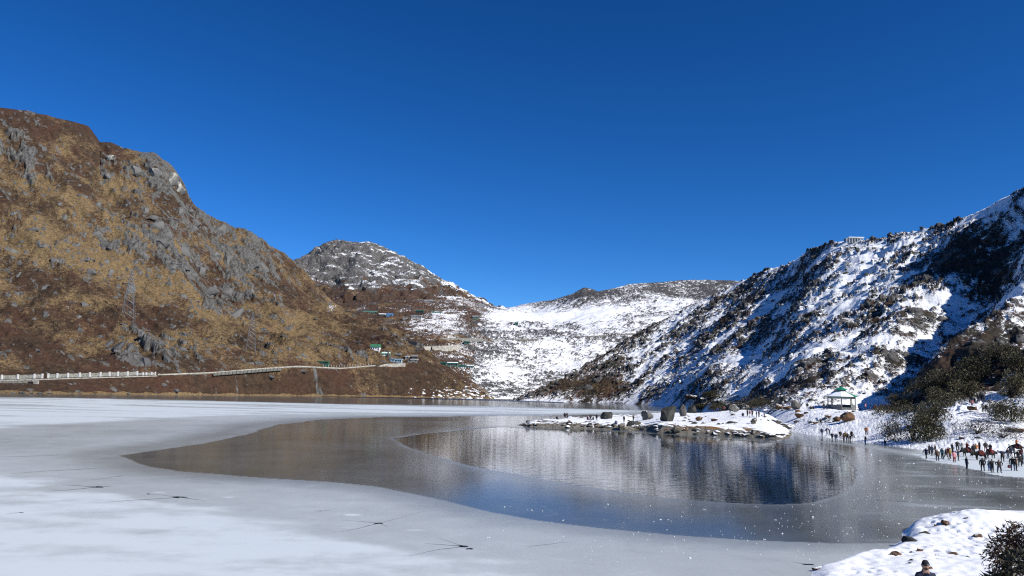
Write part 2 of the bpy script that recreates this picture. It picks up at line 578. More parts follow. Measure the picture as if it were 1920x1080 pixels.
# ------------------------------------------------------------------ snowy hill on the right
RIDGE_D = [(955, 748, 655), (1000, 738, 660), (1060, 711, 680), (1130, 667, 735), (1200, 624, 770), (1270, 588, 790), (1330, 556, 800), (1385, 529, 800), (1405, 522, 790), (1425, 511, 770),
           (1442, 505, 750), (1470, 499, 720), (1492, 489, 700), (1508, 476, 680), (1525, 467, 660), (1560, 456, 620), (1600, 451, 590), (1640, 452, 570), (1665, 448, 560),
           (1690, 439, 545), (1720, 436, 530), (1740, 431, 520), (1775, 423, 500), (1812, 410, 480), (1822, 405, 475), (1850, 393, 460), (1880, 374, 445), (1895, 366, 440),
           (1920, 352, 430), (1990, 285, 410), (2080, 190, 395), (2250, 90, 380)]
DK = {  # px: foot d, then (py, d) of three lines up the slope
    955: (625, (750, 630), (749.5, 638), (749, 646)), 1000: (615, (750, 620), (746, 631), (742, 645)), 1060: (600, (748, 608), (736, 632), (724, 655)),
    1130: (590, (748, 600), (722, 642), (695, 690)), 1200: (545, (750, 565), (708, 630), (666, 700)), 1270: (470, (754, 492), (702, 585), (645, 690)),
    1320: (365, (758, 392), (697, 505), (625, 650)), 1385: (275, (763, 302), (692, 435), (610, 610)), 1440: (212, (768, 245), (690, 372), (600, 545)),
    1520: (178, (771, 218), (690, 320), (590, 455)), 1600: (154, (768, 208), (692, 285), (580, 415)), 1700: (139, (773, 182), (695, 245), (575, 365)),
    1800: (132, (790, 156), (695, 222), (565, 330)), 1900: (130, (798, 152), (690, 208), (555, 300)), 2000: (128, (806, 148), (680, 195), (520, 275)), 2250: (125, (812, 140), (640, 185), (430, 255))}
kn = [[(p, v[0]) for p, v in DK.items()]] + [[(p, *v[i]) for p, v in DK.items()] for i in (1, 2, 3)] + [RIDGE_D]
D = hill_net('right', kn, 955, 2250, 860, [40, 110, 110, 100])
X, Y, Z = D[..., 0], D[..., 1], D[..., 2]
N = normals(D)
pxD, pyD = project(D)
row = np.arange(D.shape[0])[:, None] + 0 * X
env = sstep(30, 150, row) * (1 - .8 * sstep(335, 358, row)) * sstep(990, 1250, pxD)
ca, sa = math.cos(.86), math.sin(.86)                                      # gullies run down to the left, towards the lake
U, V = X * ca + Y * sa, -X * sa + Y * ca
warp = fbm(X / 60, Y / 60, 3)
rib = ridged(U / 170 + .3 * warp, V / 46 + .35 * warp, 4)
disp = env * ((3.5 + 3.5 * sstep(1400, 1650, pxD)) * rib + 3.0 * fbm(X / 34, Y / 34, 4))
fine_env = .15 + .85 * sstep(25, 80, row)
# the big gully under the near spur
G = [at(np.array(a), np.array(b), c) for a, b, c in ((1600, 752, 200), (1660, 715, 225), (1730, 655, 262), (1800, 580, 310), (1860, 500, 355), (1915, 430, 390), (1990, 360, 400))]
gd = poly_dist(X, Y, G, closed=False)
disp = disp - 13 * np.exp(-(gd / 17) ** 2) * sstep(30, 120, row)
G2 = [at(np.array(a), np.array(b), c) for a, b, c in ((1700, 722, 215), (1770, 672, 222), (1850, 610, 235), (1930, 545, 262), (2010, 480, 280))]
gd2 = poly_dist(X, Y, G2, closed=False)
disp = disp + 9.5 * np.exp(-(gd2 / 12) ** 2) * sstep(60, 130, row)
G3 = [at(np.array(a), np.array(b), c) for a, b, c in ((1345, 742, 280), (1385, 690, 380), (1420, 640, 470), (1450, 585, 570), (1500, 520, 640))]
disp = disp - 4 * np.exp(-(poly_dist(X, Y, G3, closed=False) / 16) ** 2) * sstep(30, 90, row)
sc = np.clip(Y / 300, .45, 1.6)
lump = .60 * fbm(U / 15, V / 5.5, 4, .62) + .55 * fbm(U / 5.5 + 3, V / 2.6, 3, .6)
lump2 = fbm(U / 3.0 + 9, V / 1.6, 3)
blob = fbm(U / 62 + 4, V / 30, 3)
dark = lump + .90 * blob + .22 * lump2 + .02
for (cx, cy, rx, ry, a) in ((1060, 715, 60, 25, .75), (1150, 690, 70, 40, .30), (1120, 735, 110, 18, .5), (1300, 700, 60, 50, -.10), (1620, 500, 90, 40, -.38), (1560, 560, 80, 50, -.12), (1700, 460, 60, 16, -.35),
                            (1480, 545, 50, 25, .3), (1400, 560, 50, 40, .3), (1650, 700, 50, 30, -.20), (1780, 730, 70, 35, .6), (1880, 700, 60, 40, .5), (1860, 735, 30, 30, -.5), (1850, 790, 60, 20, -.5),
                            (1900, 545, 40, 20, -.3), (1890, 620, 40, 20, -.35), (1240, 725, 35, 28, -.45), (1460, 640, 60, 60, -.05), (1800, 450, 60, 40, .28), (1350, 755, 60, 14, .4), (1640, 790, 110, 22, -.8), (1835, 500, 85, 80, .42), (1750, 560, 55, 50, .28)):  # closing pair: shade of the upper slope painted in as scrub tone
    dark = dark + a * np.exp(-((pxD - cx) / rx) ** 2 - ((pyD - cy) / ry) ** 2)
dark = dark - 1.2 * sstep(0, 1, (pyD - (757 + (pxD - 1450) * .05)) / 14) * sstep(1430, 1480, pxD)
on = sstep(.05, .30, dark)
scrub = on * (.55 + .9 * np.clip(fbm(X / 2.6, Y / 2.6, 2) + .2, 0, 1) + .7 * np.clip(lump2, 0, 1))  # scrub height, also raised where slope shade is painted as scrub
amp = np.clip(Y / 420, .35, 1.3)
disp = disp + fine_env * (scrub * 1.1 * amp + .55 * fbm(X / 9, Y / 9, 3) + .16 * fbm(X / 2.2, Y / 2.2, 2))
f1, f2, rid, ox, oy = worley(X / 6.5 + .3 * lump2, Y / 6.5)
beach = sstep(745, 775, pyD) * sstep(1440, 1500, pxD)
fb1, fb2, rb, _, _ = worley(X / .9, Y / .9)
disp = disp + beach * (.16 * fbm(X / 3, Y / 3, 3) - .14 * sstep(.4, .15, fb1) * (rb > .3))
bl = sstep(.74, .80, rid + .12 * blob) * sstep(.55, .25, f1) * fine_env * sstep(760, 745, pyD)
disp = disp + bl * 1.6 * amp * (1 + .8 * ox)
D2 = D + N * disp[..., None] * np.array([.6, .6, 1])
D2[..., 2] -= 3 * sstep(985, 957, pxD)
D2[0, :, 2] = -1
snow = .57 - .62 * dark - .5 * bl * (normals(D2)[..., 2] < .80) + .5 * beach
rock = np.clip(.15 + .9 * bl + .5 * fbm(X / 20, Y / 20, 3), 0, 1)
gold = -.25 + .60 * sstep(1400, 1200, pxD) * sstep(610, 720, pyD) + .3 * fbm(X / 22, Y / 22, 3)
D3 = back_rows(D2, .5, 6, 90)
M_RIGHT = hill_mat('snow_scrub_and_shade', brown=((.014, .013, .009), (.040, .034, .022)), gold=((.075, .042, .020), (.14, .085, .042)), rock=((.035, .034, .035), (.13, .125, .12)), fine=1.5, speck=.05, relief=.6, snow_edge=.15)
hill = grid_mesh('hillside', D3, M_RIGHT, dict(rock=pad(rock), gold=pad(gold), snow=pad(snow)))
register('right', D2)

# ------------------------------------------------------------------ rocky point running out into the lake
PT_FRONT = [(966, 797), (985, 800), (1040, 802), (1100, 804), (1150, 806), (1180, 808), (1196, 806), (1230, 812), (1300, 815), (1380, 818), (1440, 822), (1475, 824), (1540, 828), (1620, 836)]
PT_BACK = [(1700, 800), (1420, 773), (1330, 771), (1280, 772), (1230, 776), (1180, 781), (1120, 786), (1060, 789), (1000, 793)]
pt_poly = [ground(np.array(float(a)), np.array(float(b))) for a, b in PT_FRONT + PT_BACK]
pxs = np.linspace(952, 1600, 520)
df = ground(pxs, np.interp(pxs, [p[0] for p in PT_FRONT], [p[1] for p in PT_FRONT]))[:, 1]
offs = np.concatenate([np.linspace(-4.5, -2, 5, endpoint=False), np.linspace(-2, 5, 64, endpoint=False), np.linspace(5, 20, 40, endpoint=False), np.linspace(20, 110, 50)])
PW = np.broadcast_to(pxs, (len(offs), len(pxs)))
T = at(PW, 790.0 + 0 * PW, df[None, :] + offs[:, None])
X, Y = T[..., 0], T[..., 1]
PXT = np.broadcast_to(pxs, X.shape)
sd = -poly_dist(X, Y, pt_poly) + .9 * fbm(X / 7, Y / 7, 3) + .25 * fbm(X / 2.4, Y / 2.4, 2)
Hs = np.interp(PXT, [955, 985, 1060, 1170, 1190, 1240, 1330, 1430, 1465, 1500], [.4, .85, 1.2, 1.15, .6, 1.9, 1.8, 1.2, .3, -.9])
zz = Hs * (.45 * sstep(-.3, .8, sd) + .55 * sstep(.9, 2.4, sd)) + .07 * np.clip(sd - 1.5, 0, 30) * sstep(1290, 1420, PXT) * sstep(1500, 1435, PXT) + .012 * np.clip(sd - 1.5, 0, 30)
f1, f2, rid, ox, oy = worley(X / 5.5, Y / 4.0)
zz = zz + sstep(.0, 1.2, sd) * (.55 * sstep(0, .35, f2 - f1) * (rid - .45) + .25 * ox) * sstep(6, 2, sd) + .18 * fbm(X / 4, Y / 4, 3) * sstep(.5, 3, sd)
zz = np.where(sd < -.3, -.8, zz - .12)
T2 = np.stack([X, Y, zz], -1)
Nn = normals(T2)
snow = 1.1 * sstep(.72, .86, Nn[..., 2]) * sstep(.72, 1.02, zz / np.maximum(Hs, .3) + .25 * fbm(X / 3, Y / 3, 3)) + .05
snow = snow - .9 * sstep(.16, .30, fbm(X / 4 + 7, Y / 4, 4)) * sstep(11, 4, sd)
gold = .5 * sstep(1230, 1300, PXT) * sstep(.8, 1.6, zz) + .2
rock = 1.0 - .9 * sstep(1230, 1290, PXT) * sstep(1.15, 1.5, zz + .3 * fbm(X / 3, Y / 3, 2))
keep = (zz[:-1, :-1] > -.7) | (zz[1:, 1:] > -.7) | (zz[:-1, 1:] > -.7) | (zz[1:, :-1] > -.7)
M_POINT = hill_mat('shore_rock', gold=((.16, .085, .032), (.30, .17, .07)), brown=((.06, .035, .02), (.14, .075, .036)), rock=((.085, .076, .062), (.26, .235, .19)), fine=4.0)
point = grid_mesh('rocky_point', T2, M_POINT, dict(rock=rock, gold=gold, snow=snow), keep=keep)
POINT = (X, Y, zz)

# ------------------------------------------------------------------ near snow bank, right foreground
BK = [(1518, 1066), (1560, 1052), (1590, 1040), (1640, 1033), (1672, 1020), (1688, 1008), (1690, 996), (1712, 985), (1735, 972), (1770, 965), (1830, 962), (1905, 961), (2000, 957), (2150, 950)]
bk_poly = [ground(np.array(float(a)), np.array(float(b))) for a, b in BK] + [np.array([70, 20, 0]), np.array([70, -8, 0]), np.array([-14, -8, 0]), np.array([-10, 14, 0]), np.array([4, 30, 0]), np.array([13, 36, 0])]
GXL = np.concatenate([np.linspace(-14, 12, 40, endpoint=False), np.linspace(12, 40, 260, endpoint=False), np.linspace(40, 62, 40)])
GYL = np.concatenate([np.linspace(-8, 18, 40, endpoint=False), np.linspace(18, 66, 330), [68]])
gx, gy = np.meshgrid(GXL, GYL)
sd = -poly_dist(gx, gy, bk_poly) + .25 * fbm(gx / 3, gy / 3, 2)
dist = np.hypot(gx, gy)
shelf = ground(np.array(1712.0), np.array(1000.0))
zb = .42 * sstep(0, 1.3, sd) + .055 * np.clip(sd - 1, 0, 40)
zb = zb + 1.0 * np.exp(-(((gx - shelf[0] - 4.0) / 3.6) ** 2 + ((gy - shelf[1] + .5) / 2.8) ** 2)) * sstep(0, 1.0, sd)
zb = zb + .6 * np.exp(-(((gx - shelf[0] - 12) / 7) ** 2 + ((gy - shelf[1] - 1) / 3.5) ** 2)) * sstep(0, 1.2, sd)
rise = np.interp(dist, [0, 8, 22, 34, 46], [7.6, 6.4, 3.2, .9, 0])
zb = np.where(sd > 0, np.maximum(zb, rise * sstep(0, 6, sd)), zb)
zb = zb + .10 * fbm(gx / 2.6, gy / 2.6, 4) * sstep(.2, 1.5, sd) + .05 * fbm(gx / .7, gy / .7, 2) * sstep(.2, 1.5, sd)
f1, f2, rid, ox, oy = worley(gx / .55, gy / .55)
tr = sstep(.35, .6, fbm(gx / 4.5 + 3, gy / 4.5, 2) * .9 + .45)
zb = zb - .13 * sstep(.45, .2, f1) * (rid > .35) * tr * sstep(1.0, 2.0, sd) + .04 * (rid < .2) * sstep(.3, .1, f1) * tr
zb = np.where(sd < -.05, -.6, zb - .02)
T3 = np.stack([gx, gy, zb], -1)
keep = (zb[:-1, :-1] > -.5) | (zb[1:, 1:] > -.5) | (zb[:-1, 1:] > -.5) | (zb[1:, :-1] > -.5)
m, nt, b = new_mat('trodden_snow')
k = NT(nt)
n1, n2 = k.noise(.8, 6, .6), k.noise(9, 5, .65)
k.put(b.inputs['Base Color'], k.mix(k.rng(n1, .3, .7), (.84, .865, .90), (.91, .92, .93)))
b.inputs['Roughness'].default_value = .65
b.inputs['Specular IOR Level'].default_value = .3
b.inputs['Subsurface Weight'].default_value = 0.0
k.put(b.inputs['Normal'], k.bump(n2, .35, .06))
M_SNOW = m
bank = grid_mesh('snow_bank', T3, M_SNOW, keep=keep)
BANK = (gx, gy, zb)


def bank_z(x, y):
    i = int(np.clip(np.searchsorted(GYL, y), 0, len(GYL) - 1))
    j = int(np.clip(np.searchsorted(GXL, x), 0, len(GXL) - 1))
    return float(zb[i, j])


def point_spot(px, py):
    """where the sight line through (px, py) meets the rocky point"""
    c = int(np.clip(np.searchsorted(pxs, px), 0, 519))
    col = T2[:, c]
    _, yy = project(col)
    ok = np.nonzero((yy <= py) & (col[:, 2] > -.2))[0]
    r = ok[0] if len(ok) else int(np.argmin(np.abs(yy - py)))
    p = at(np.array(float(px)), np.array(float(py)), col[r, 1])
    return Vector((float(p[0]), float(p[1]), float(col[r, 2])))


# ------------------------------------------------------------------ lake: open water and the ice on it
m, nt, b = new_mat('lake_water')
k = NT(nt)
b.inputs['Base Color'].default_value = (.010, .018, .022, 1)
b.inputs['Roughness'].default_value = .03
b.inputs['IOR'].default_value = 1.33
b.inputs['Specular IOR Level'].default_value = .65
rip = k.noise(1.3, 3, .5, k.coord((.22, 1.0, 1), (0, 0, .12)))
rip2 = k.noise(4.0, 2, .5, k.coord((.25, 1.0, 1), (0, 0, -.1)))
k.put(b.inputs['Normal'], k.bump(k.math('ADD', rip, k.math('MULTIPLY', rip2, .10)), .075, .16))
M_WATER = m
lake = link('lake_water', raw_mesh('lake_water', [(-900, -20, 0), (900, -20, 0), (900, 1000, 0), (-900, 1000, 0)], [(0, 1, 2, 3)]), M_WATER)
lake['kind'] = 'structure'

gp = lambda L: [ground(np.array(float(a)), np.array(float(b))) for a, b in L]
OPEN = gp([(735, 822), (760, 837), (800, 851), (860, 869), (900, 879), (960, 889), (1050, 906), (1150, 922), (1250, 935), (1350, 943), (1450, 947), (1520, 944), (1568, 931), (1598, 915),
           (1608, 897), (1604, 876), (1590, 858), (1560, 845), (1500, 834), (1400, 826), (1250, 815), (1100, 806), (990, 803), (940, 800), (900, 803), (850, 808), (790, 814)])
FAR = gp([(600, 744.8), (700, 746.6), (800, 749), (900, 751.5), (1000, 754.5), (1060, 757), (1060, 752), (900, 740.5), (600, 738)])
GRAY = gp([(230, 855), (275, 875), (330, 884), (450, 894), (620, 904), (700, 912), (780, 926), (870, 948), (920, 960), (1000, 975), (1120, 990), (1250, 1003), (1400, 1013), (1560, 1019), (1720, 1018),
           (1900, 1300), (960, 1600), (-600, 1500), (-500, 900), (-300, 780), (-200, 742), (0, 744.5), (150, 746), (300, 749), (640, 757.5), (900, 761), (1200, 769), (1260, 772), (1230, 778), (1100, 778), (900, 780.5),
           (720, 782), (600, 787), (520, 797), (462, 815), (400, 829), (330, 840), (270, 848)])
WHITE1 = gp([(-300, 743), (0, 745.5), (200, 748), (400, 751.5), (640, 758), (900, 762), (1200, 770), (1200, 775), (900, 776.5), (640, 776), (450, 778), (300, 785), (180, 793), (60, 803), (-300, 830)])
WHITE2 = gp([(-400, 870), (0, 889), (115, 903), (60, 917), (195, 926), (300, 944), (420, 949), (450, 966), (560, 985), (650, 1000), (800, 1038), (960, 1053), (1050, 1085), (1200, 1400), (-400, 1500)])
nu = 760
pxs2 = np.linspace(-140, 2060, nu)
pys2 = np.concatenate([np.linspace(1120, 860, 190, endpoint=False), np.linspace(860, 770, 90, endpoint=False), np.linspace(770, 739.5, 70)])
base = np.stack([ground(pxs2, p - .0227 * (960 - pxs2) * sstep(770, 740, np.array(p)) * 1.0) for p in pys2])
base[..., 1] = np.clip(base[..., 1], 0, 900)
X, Y = base[..., 0], base[..., 1]
PXI, PYI = project(base)
w1, w2, w3 = fbm(X / 22, Y / 22, 4), fbm(X / 6, Y / 6, 3), fbm(X / 60, Y / 90, 3)
scale = np.clip(Y / 90, .35, 4)
s_open = poly_dist(X, Y, OPEN) + .25 * scale * w2
s_far = poly_dist(X, Y, FAR) + 1.5 * w1
s_gray = poly_dist(X, Y, GRAY) + .55 * scale * w1 + .3 * scale * w2
s_w1 = poly_dist(X, Y, WHITE1)
s_w2 = poly_dist(X, Y, WHITE2)
milk = .085 + .04 * w1 + .02 * w2
milk = milk + (.46 + .05 * w1 + .05 * w3) * (.55 * sstep(.16, -.14, s_gray / scale) + .45 * sstep(.3, -9, s_gray / scale)) + .10 * sstep(-1, -14, s_gray)
band = fbm(X / 70 + 3, Y / 17, 4)
milk = milk + .38 * sstep(2, -10, s_w1 + 14 * w3) * sstep(-.28, .28, band + .12)
milk = milk + .34 * sstep(.8, -2.2, s_w2 + 1.8 * w1 + 2.0 * fbm(X / 9, Y / 9, 4)) * (.34 + .86 * sstep(-.5, .5, fbm(X / 9 + 30, Y / 5, 5, .58)))
thin = sstep(560, 420, PXI) * sstep(780, 800, PYI) * sstep(-.2, -6, s_gray)
milk = milk - .13 * thin * sstep(890, 840, PYI)
for (cx, cy, rx, ry, a) in ((300, 924, 30, 3.0, .22), (430, 933, 24, 2.5, .25), (660, 966, 26, 3.5, .28), (780, 995, 45, 4, .15)):
    milk = milk + a * sstep(.6, 1.0, np.exp(-((PXI - cx) / rx) ** 2 - ((PYI - cy) / ry) ** 2) + .25 * w2)
right = sstep(1560, 1760, PXI + 1.1 * (880 - PYI) * 0) * (s_gray > 0)
milk = milk + .13 * right * (1 + .6 * w1) * sstep(1000, 960, PYI) + .16 * right * sstep(.2, .6, w2 * .6 + fbm(X / 14, Y / 3, 3))
shore = poly_dist(X, Y, gp([(1480, 826), (1560, 830), (1600, 834), (1680, 846), (1740, 858), (1800, 868), (1850, 881), (1920, 893), (2050, 912)]), closed=False)
milk = milk + .85 * sstep(1690, 1760, PXI) * (PYI < np.interp(PXI, [1690, 1740, 1800, 1850, 1920, 2060], [848, 862, 873, 888, 897, 915]) + 2.5 * w2) * (PYI > 800)
milk = milk + .30 * sstep(4.5, 0, shore) * sstep(1440, 1500, PXI)
milk = milk + (.05 + .07 * sstep(-.2, .3, w3 + .5 * w1)) * np.exp(-((s_open - .2) / (.45 * scale)) ** 2) + .04 * sstep(5, 0, s_open / scale)
hole = (s_open < 0) | (s_far < 0)
keep = ~(hole[:-1, :-1] & hole[1:, 1:] & hole[1:, :-1] & hole[:-1, 1:])
base[..., 2] = .02 + .006 * sstep(.3, .7, milk)
m, nt, b = new_mat('lake_ice')
k = NT(nt)
n1, n2 = k.noise(.35, 6, .62), k.noise(2.2, 5, .65)
mk = k.math('ADD', k.attr('milk'), k.math('MULTIPLY', k.math('SUBTRACT', n2, .5), k.math('MULTIPLY', k.attr('milk'), .16)))
ln = k.voro(.085, k.coord((1, 1, 1)), 'Distance', 'DISTANCE_TO_EDGE')
mk = k.math('ADD', mk, k.math('MULTIPLY', k.rng(ln, .0, .012, .05, 0), k.rng(n1, .45, .6)))
mk = k.math('ADD', mk, k.math('MULTIPLY', k.math('SUBTRACT', n1, .5), k.math('MULTIPLY', k.attr('milk'), .50)))
c = k.mix(k.rng(mk, .0, .55, smooth=False), (.030, .037, .036), (.385, .415, .42))
c = k.mix(k.rng(mk, .52, 1.0), c, (.58, .635, .66))
k.put(b.inputs['Base Color'], c)
k.put(b.inputs['Roughness'], k.rng(mk, .03, .8, .075, .5, smooth=False))
b.inputs['IOR'].default_value = 1.31
b.inputs['Specular IOR Level'].default_value = .16
k.put(b.inputs['Normal'], k.bump(k.math('ADD', n1, k.math('MULTIPLY', n2, .3)), .025, .12))
M_ICE = m
ice = grid_mesh('lake_ice', base, M_ICE, dict(milk=milk), keep=keep)

m, nt, b = new_mat('ruffled_water')
k = NT(nt)
b.inputs['Base Color'].default_value = (.008, .020, .042, 1)
b.inputs['Roughness'].default_value = .22
b.inputs['Specular IOR Level'].default_value = .22
b.inputs['IOR'].default_value = 1.33
k.put(b.inputs['Normal'], k.bump(k.noise(.9, 5, .7), 1.0, .9))
fp = gp([(560, 743.2), (640, 744.8), (740, 747), (840, 750), (940, 752.6), (1020, 755.6), (1064, 757.6), (1064, 752), (900, 742), (560, 737)])
far_w = link('open_water', raw_mesh('open_water', [(f[0], min(f[1], 720), .012) for f in fp], [tuple(range(len(fp)))]), m)
far_w['kind'] = 'structure'
# ================================================================== THINGS
rnd = random.Random(11)
f32 = lambda v: float(v)


def box_mesh(name, sx, sy, sz, z0=0.0, taper=1.0):
    a, b = sx / 2, sy / 2
    V = [(-a, -b, z0), (a, -b, z0), (a, b, z0), (-a, b, z0)] + [(x * taper, y * taper, z0 + sz) for x, y in ((-a, -b), (a, -b), (a, b), (-a, b))]
    return raw_mesh(name, V, [(3, 2, 1, 0), (4, 5, 6, 7), (0, 1, 5, 4), (1, 2, 6, 5), (2, 3, 7, 6), (3, 0, 4, 7)])


def box(name, size, loc, mat, parent=None, rz=0.0, z0=0.0, taper=1.0):
    o = link(name, box_mesh(name, *size, z0=z0, taper=taper), mat, parent)
    o.location = loc
    o.rotation_euler = (0, 0, rz)
    return o


def empty(name, loc, rz=0.0):
    o = bpy.data.objects.new(name, None)
    COL.objects.link(o)
    o.empty_display_size = .3
    o.location = loc
    o.rotation_euler = (0, 0, rz)
    return o


def bar_mesh(name, segs, r):
    """square bars between point pairs, one mesh"""
    V, F = [], []
    for a, b in segs:
        a, b = Vector(a), Vector(b)
        ax = (b - a).normalized()
        u = ax.orthogonal().normalized()
        v = ax.cross(u)
        i = len(V)
        for p in (a, b):
            for s, t in ((-1, -1), (1, -1), (1, 1), (-1, 1)):
                V.append(p + u * s * r + v * t * r)
        F += [(i, i + 1, i + 5, i + 4), (i + 1, i + 2, i + 6, i + 5), (i + 2, i + 3, i + 7, i + 6), (i + 3, i, i + 4, i + 7), (i + 3, i + 2, i + 1, i), (i + 4, i + 5, i + 6, i + 7)]
    return raw_mesh(name, V, F)


def any_spot(px, py, order=('right', 'mountain', 'valley', 'peak')):
    best = None
    for h in order:
        P, PX, PY = HILLS[h]
        if not (PX[5, 0] <= px <= PX[5, -1]):
            continue
        c = int(np.clip(np.searchsorted(PX[PX.shape[0] // 2], px), 1, PX.shape[1] - 1))
        if PY[:, c].min() <= py:
            q = spot(h, px, py)
            if best is None or q.y < best.y:
                best = q
    return best if best is not None else spot('valley', px, py)


# ------------------------------------------------------------------ rocks
def rock_mesh(name, seed, sub=2, cuts=9, flat=.75):
    r = random.Random(seed)
    bm = bmesh.new()
    bmesh.ops.create_icosphere(bm, subdivisions=sub, radius=1.0)
    planes = []
    for _ in range(cuts):
        n = Vector((r.gauss(0, 1), r.gauss(0, 1), r.gauss(0, .8))).normalized()
        planes.append((n, r.uniform(.34, .74) if sub < 3 else r.uniform(.46, .80)))
    for v in bm.verts:
        for n, d in planes:
            t = v.co.dot(n) - d
            if t > 0:
                v.co -= n * t
        v.co += Vector((r.gauss(0, 1), r.gauss(0, 1), r.gauss(0, 1))) * (.025 if sub > 1 else .05)
        v.co.z *= flat
    me = bpy.data.meshes.new(name)
    bm.to_mesh(me)
    bm.free()
    return me


def rock_mat(name, c0, c1, scale=1.0, snow=0.0, lichen=None, streak=False):
    m, nt, b = new_mat(name)
    k = NT(nt)
    vec = k.coord((scale, scale, scale * (.25 if streak else .8)))
    n1, n2 = k.noise(.9, 8, .68, vec), k.noise(5.0, 5, .65, vec)
    c = k.mix(k.rng(n1, .32, .68), c0, c1)
    if streak:
        c = k.mix(k.rng(k.noise(2.2, 4, .6, k.coord((scale * 2.2, scale * 2.2, scale * .12))), .54, .66), c, (.42, .41, .34))
    if lichen:
        c = k.mix(k.rng(n2, .56, .72, 0, .7), c, lichen)
    if snow:
        g = nt.nodes.new('ShaderNodeNewGeometry')
        sp = nt.nodes.new('ShaderNodeSeparateXYZ')
        nt.links.new(g.outputs['Normal'], sp.inputs[0])
        f = k.math('ADD', sp.outputs[2], k.math('MULTIPLY', k.math('SUBTRACT', n1, .5), .5))
        c = k.mix(k.rng(f, 1.05 - snow, 1.15 - snow), c, (.87, .89, .92))
    k.put(b.inputs['Base Color'], c)
    b.inputs['Roughness'].default_value = .88
    b.inputs['Specular IOR Level'].default_value = .25
    k.put(b.inputs['Normal'], k.bump(k.math('ADD', n1, k.math('MULTIPLY', n2, .4)), .6, .25 / scale))
    return m


R_SLAB = rock_mat('grey_slab', (.045, .045, .044), (.152, .148, .14), .35, lichen=(.13, .11, .075))
R_DARK = rock_mat('dark_slab', (.028, .030, .033), (.10, .10, .10), .35)
R_CLIFF = rock_mat('streaked_cliff', (.05, .052, .055), (.17, .165, .155), .22, streak=True)
R_SNOW = rock_mat('rock_with_snow', (.035, .034, .034), (.12, .115, .11), 1.2, snow=.42, lichen=(.09, .06, .035))
R_DUSK = rock_mat('dark_boulder', (.018, .019, .017), (.062, .062, .055), 1.2)
R_TAN = rock_mat('tan_boulder', (.085, .072, .052), (.20, .175, .135), 1.2, snow=.22)
R_GREY = rock_mat('grey_boulder', (.050, .049, .045), (.145, .14, .125), 1.2, snow=.30)
R_RUST = rock_mat('rust_boulder', (.05, .030, .020), (.15, .082, .042), 1.5, snow=.22)
RKV = [rock_mesh('outcrop', 100 + i, 2, 10, .8) for i in range(7)]
RKS = [rock_mesh('stone', 200 + i, 1, 7, .7) for i in range(6)]


def with_mat(me, mat):
    key = (me.name, mat.name)
    if key not in with_mat.c:
        q = me.copy()
        q.materials.clear()
        q.materials.append(mat)
        with_mat.c[key] = q
    return with_mat.c[key]


with_mat.c = {}


def outcrop(hill_o, hill, px, py, w, h, mat, tilt=None, r=rnd, name='outcrop', sink=.25, meshes=None):
    """a slab set into the slope, w x h photo pixels"""
    p = spot(hill, px, py)
    k = p.y / FPX
    me = with_mat(r.choice(meshes or RKV), mat)
    o = link(name, me, None, hill_o)
    a, b = w * k * .62, h * k * .72
    t = min(a, b) * .55
    o.scale = (a, t, b)
    o.rotation_euler = (rad(-38 + r.uniform(-12, 12)), (rad(r.uniform(-8, 34)) if tilt is None else rad(tilt)), rad(r.uniform(-15, 22)))
    o.location = p + Vector((0, t * .35, -t * .30))
    return o


for (px, py, w, h) in ((20, 470, 45, 18), (82, 462, 34, 16), (140, 462, 22, 22), (215, 470, 30, 25), (105, 490, 40, 15), (165, 487, 34, 14), (165, 510, 40, 18), (205, 510, 22, 30), (250, 497, 18, 25),
                       (35, 515, 16, 22), (87, 540, 30, 30), (245, 540, 25, 30), (305, 574, 16, 14), (130, 568, 30, 12), (160, 572, 28, 26), (145, 595, 22, 22), (418, 548, 56, 34), (392, 545, 40, 22),
                       (440, 590, 24, 50), (320, 500, 44, 18), (400, 475, 30, 30), (425, 490, 30, 40), (468, 545, 20, 42), (235, 612, 26, 8), (265, 628, 20, 16), (340, 655, 26, 12), (118, 665, 36, 12),
                       (148, 668, 20, 12), (60, 600, 18, 12), (52, 285, 20, 18), (80, 280, 22, 24), (145, 350, 24, 14), (155, 370, 26, 18), (108, 385, 22, 16), (117, 410, 24, 22), (180, 385, 16, 28),
                       (235, 385, 30, 25), (270, 395, 24, 30), (295, 420, 32, 28), (312, 440, 28, 26), (180, 440, 28, 20), (240, 360, 16, 8), (200, 330, 20, 14), (335, 395, 24, 26), (412, 430, 28, 36),
                       (365, 415, 24, 26), (300, 455, 40, 22), (345, 470, 34, 24), (375, 505, 30, 34), (490, 500, 26, 36), (515, 520, 22, 30), (270, 480, 30, 18), (60, 430, 30, 14), (25, 400, 22, 14),
                       (650, 470 + 160, 22, 10), (540, 655, 18, 12), (560, 670, 18, 10), (655, 625, 12, 16)):
    outcrop(mountain, 'mountain', px, py, w, h, R_SLAB)
for (px, py, w, h) in ((200, 648, 20, 34), (218, 655, 22, 38), (240, 660, 24, 40), (268, 678, 36, 40), (295, 640, 34, 20), (312, 678, 32, 36), (185, 632, 18, 18), (380, 520, 16, 6), (5, 232, 14, 28), (28, 246, 14, 10)):
    outcrop(mountain, 'mountain', px, py, w, h, R_DARK, tilt=12)
for (px, py, w, h) in ((248, 312, 44, 30), (285, 318, 50, 34), (315, 330, 44, 44), (333, 348, 30, 46), (205, 290, 30, 24), (183, 268, 16, 20)):
    outcrop(mountain, 'mountain', px, py + 6, w, h, R_CLIFF, tilt=8)
Pm, PXm, PYm = HILLS['mountain']
n_try = 0
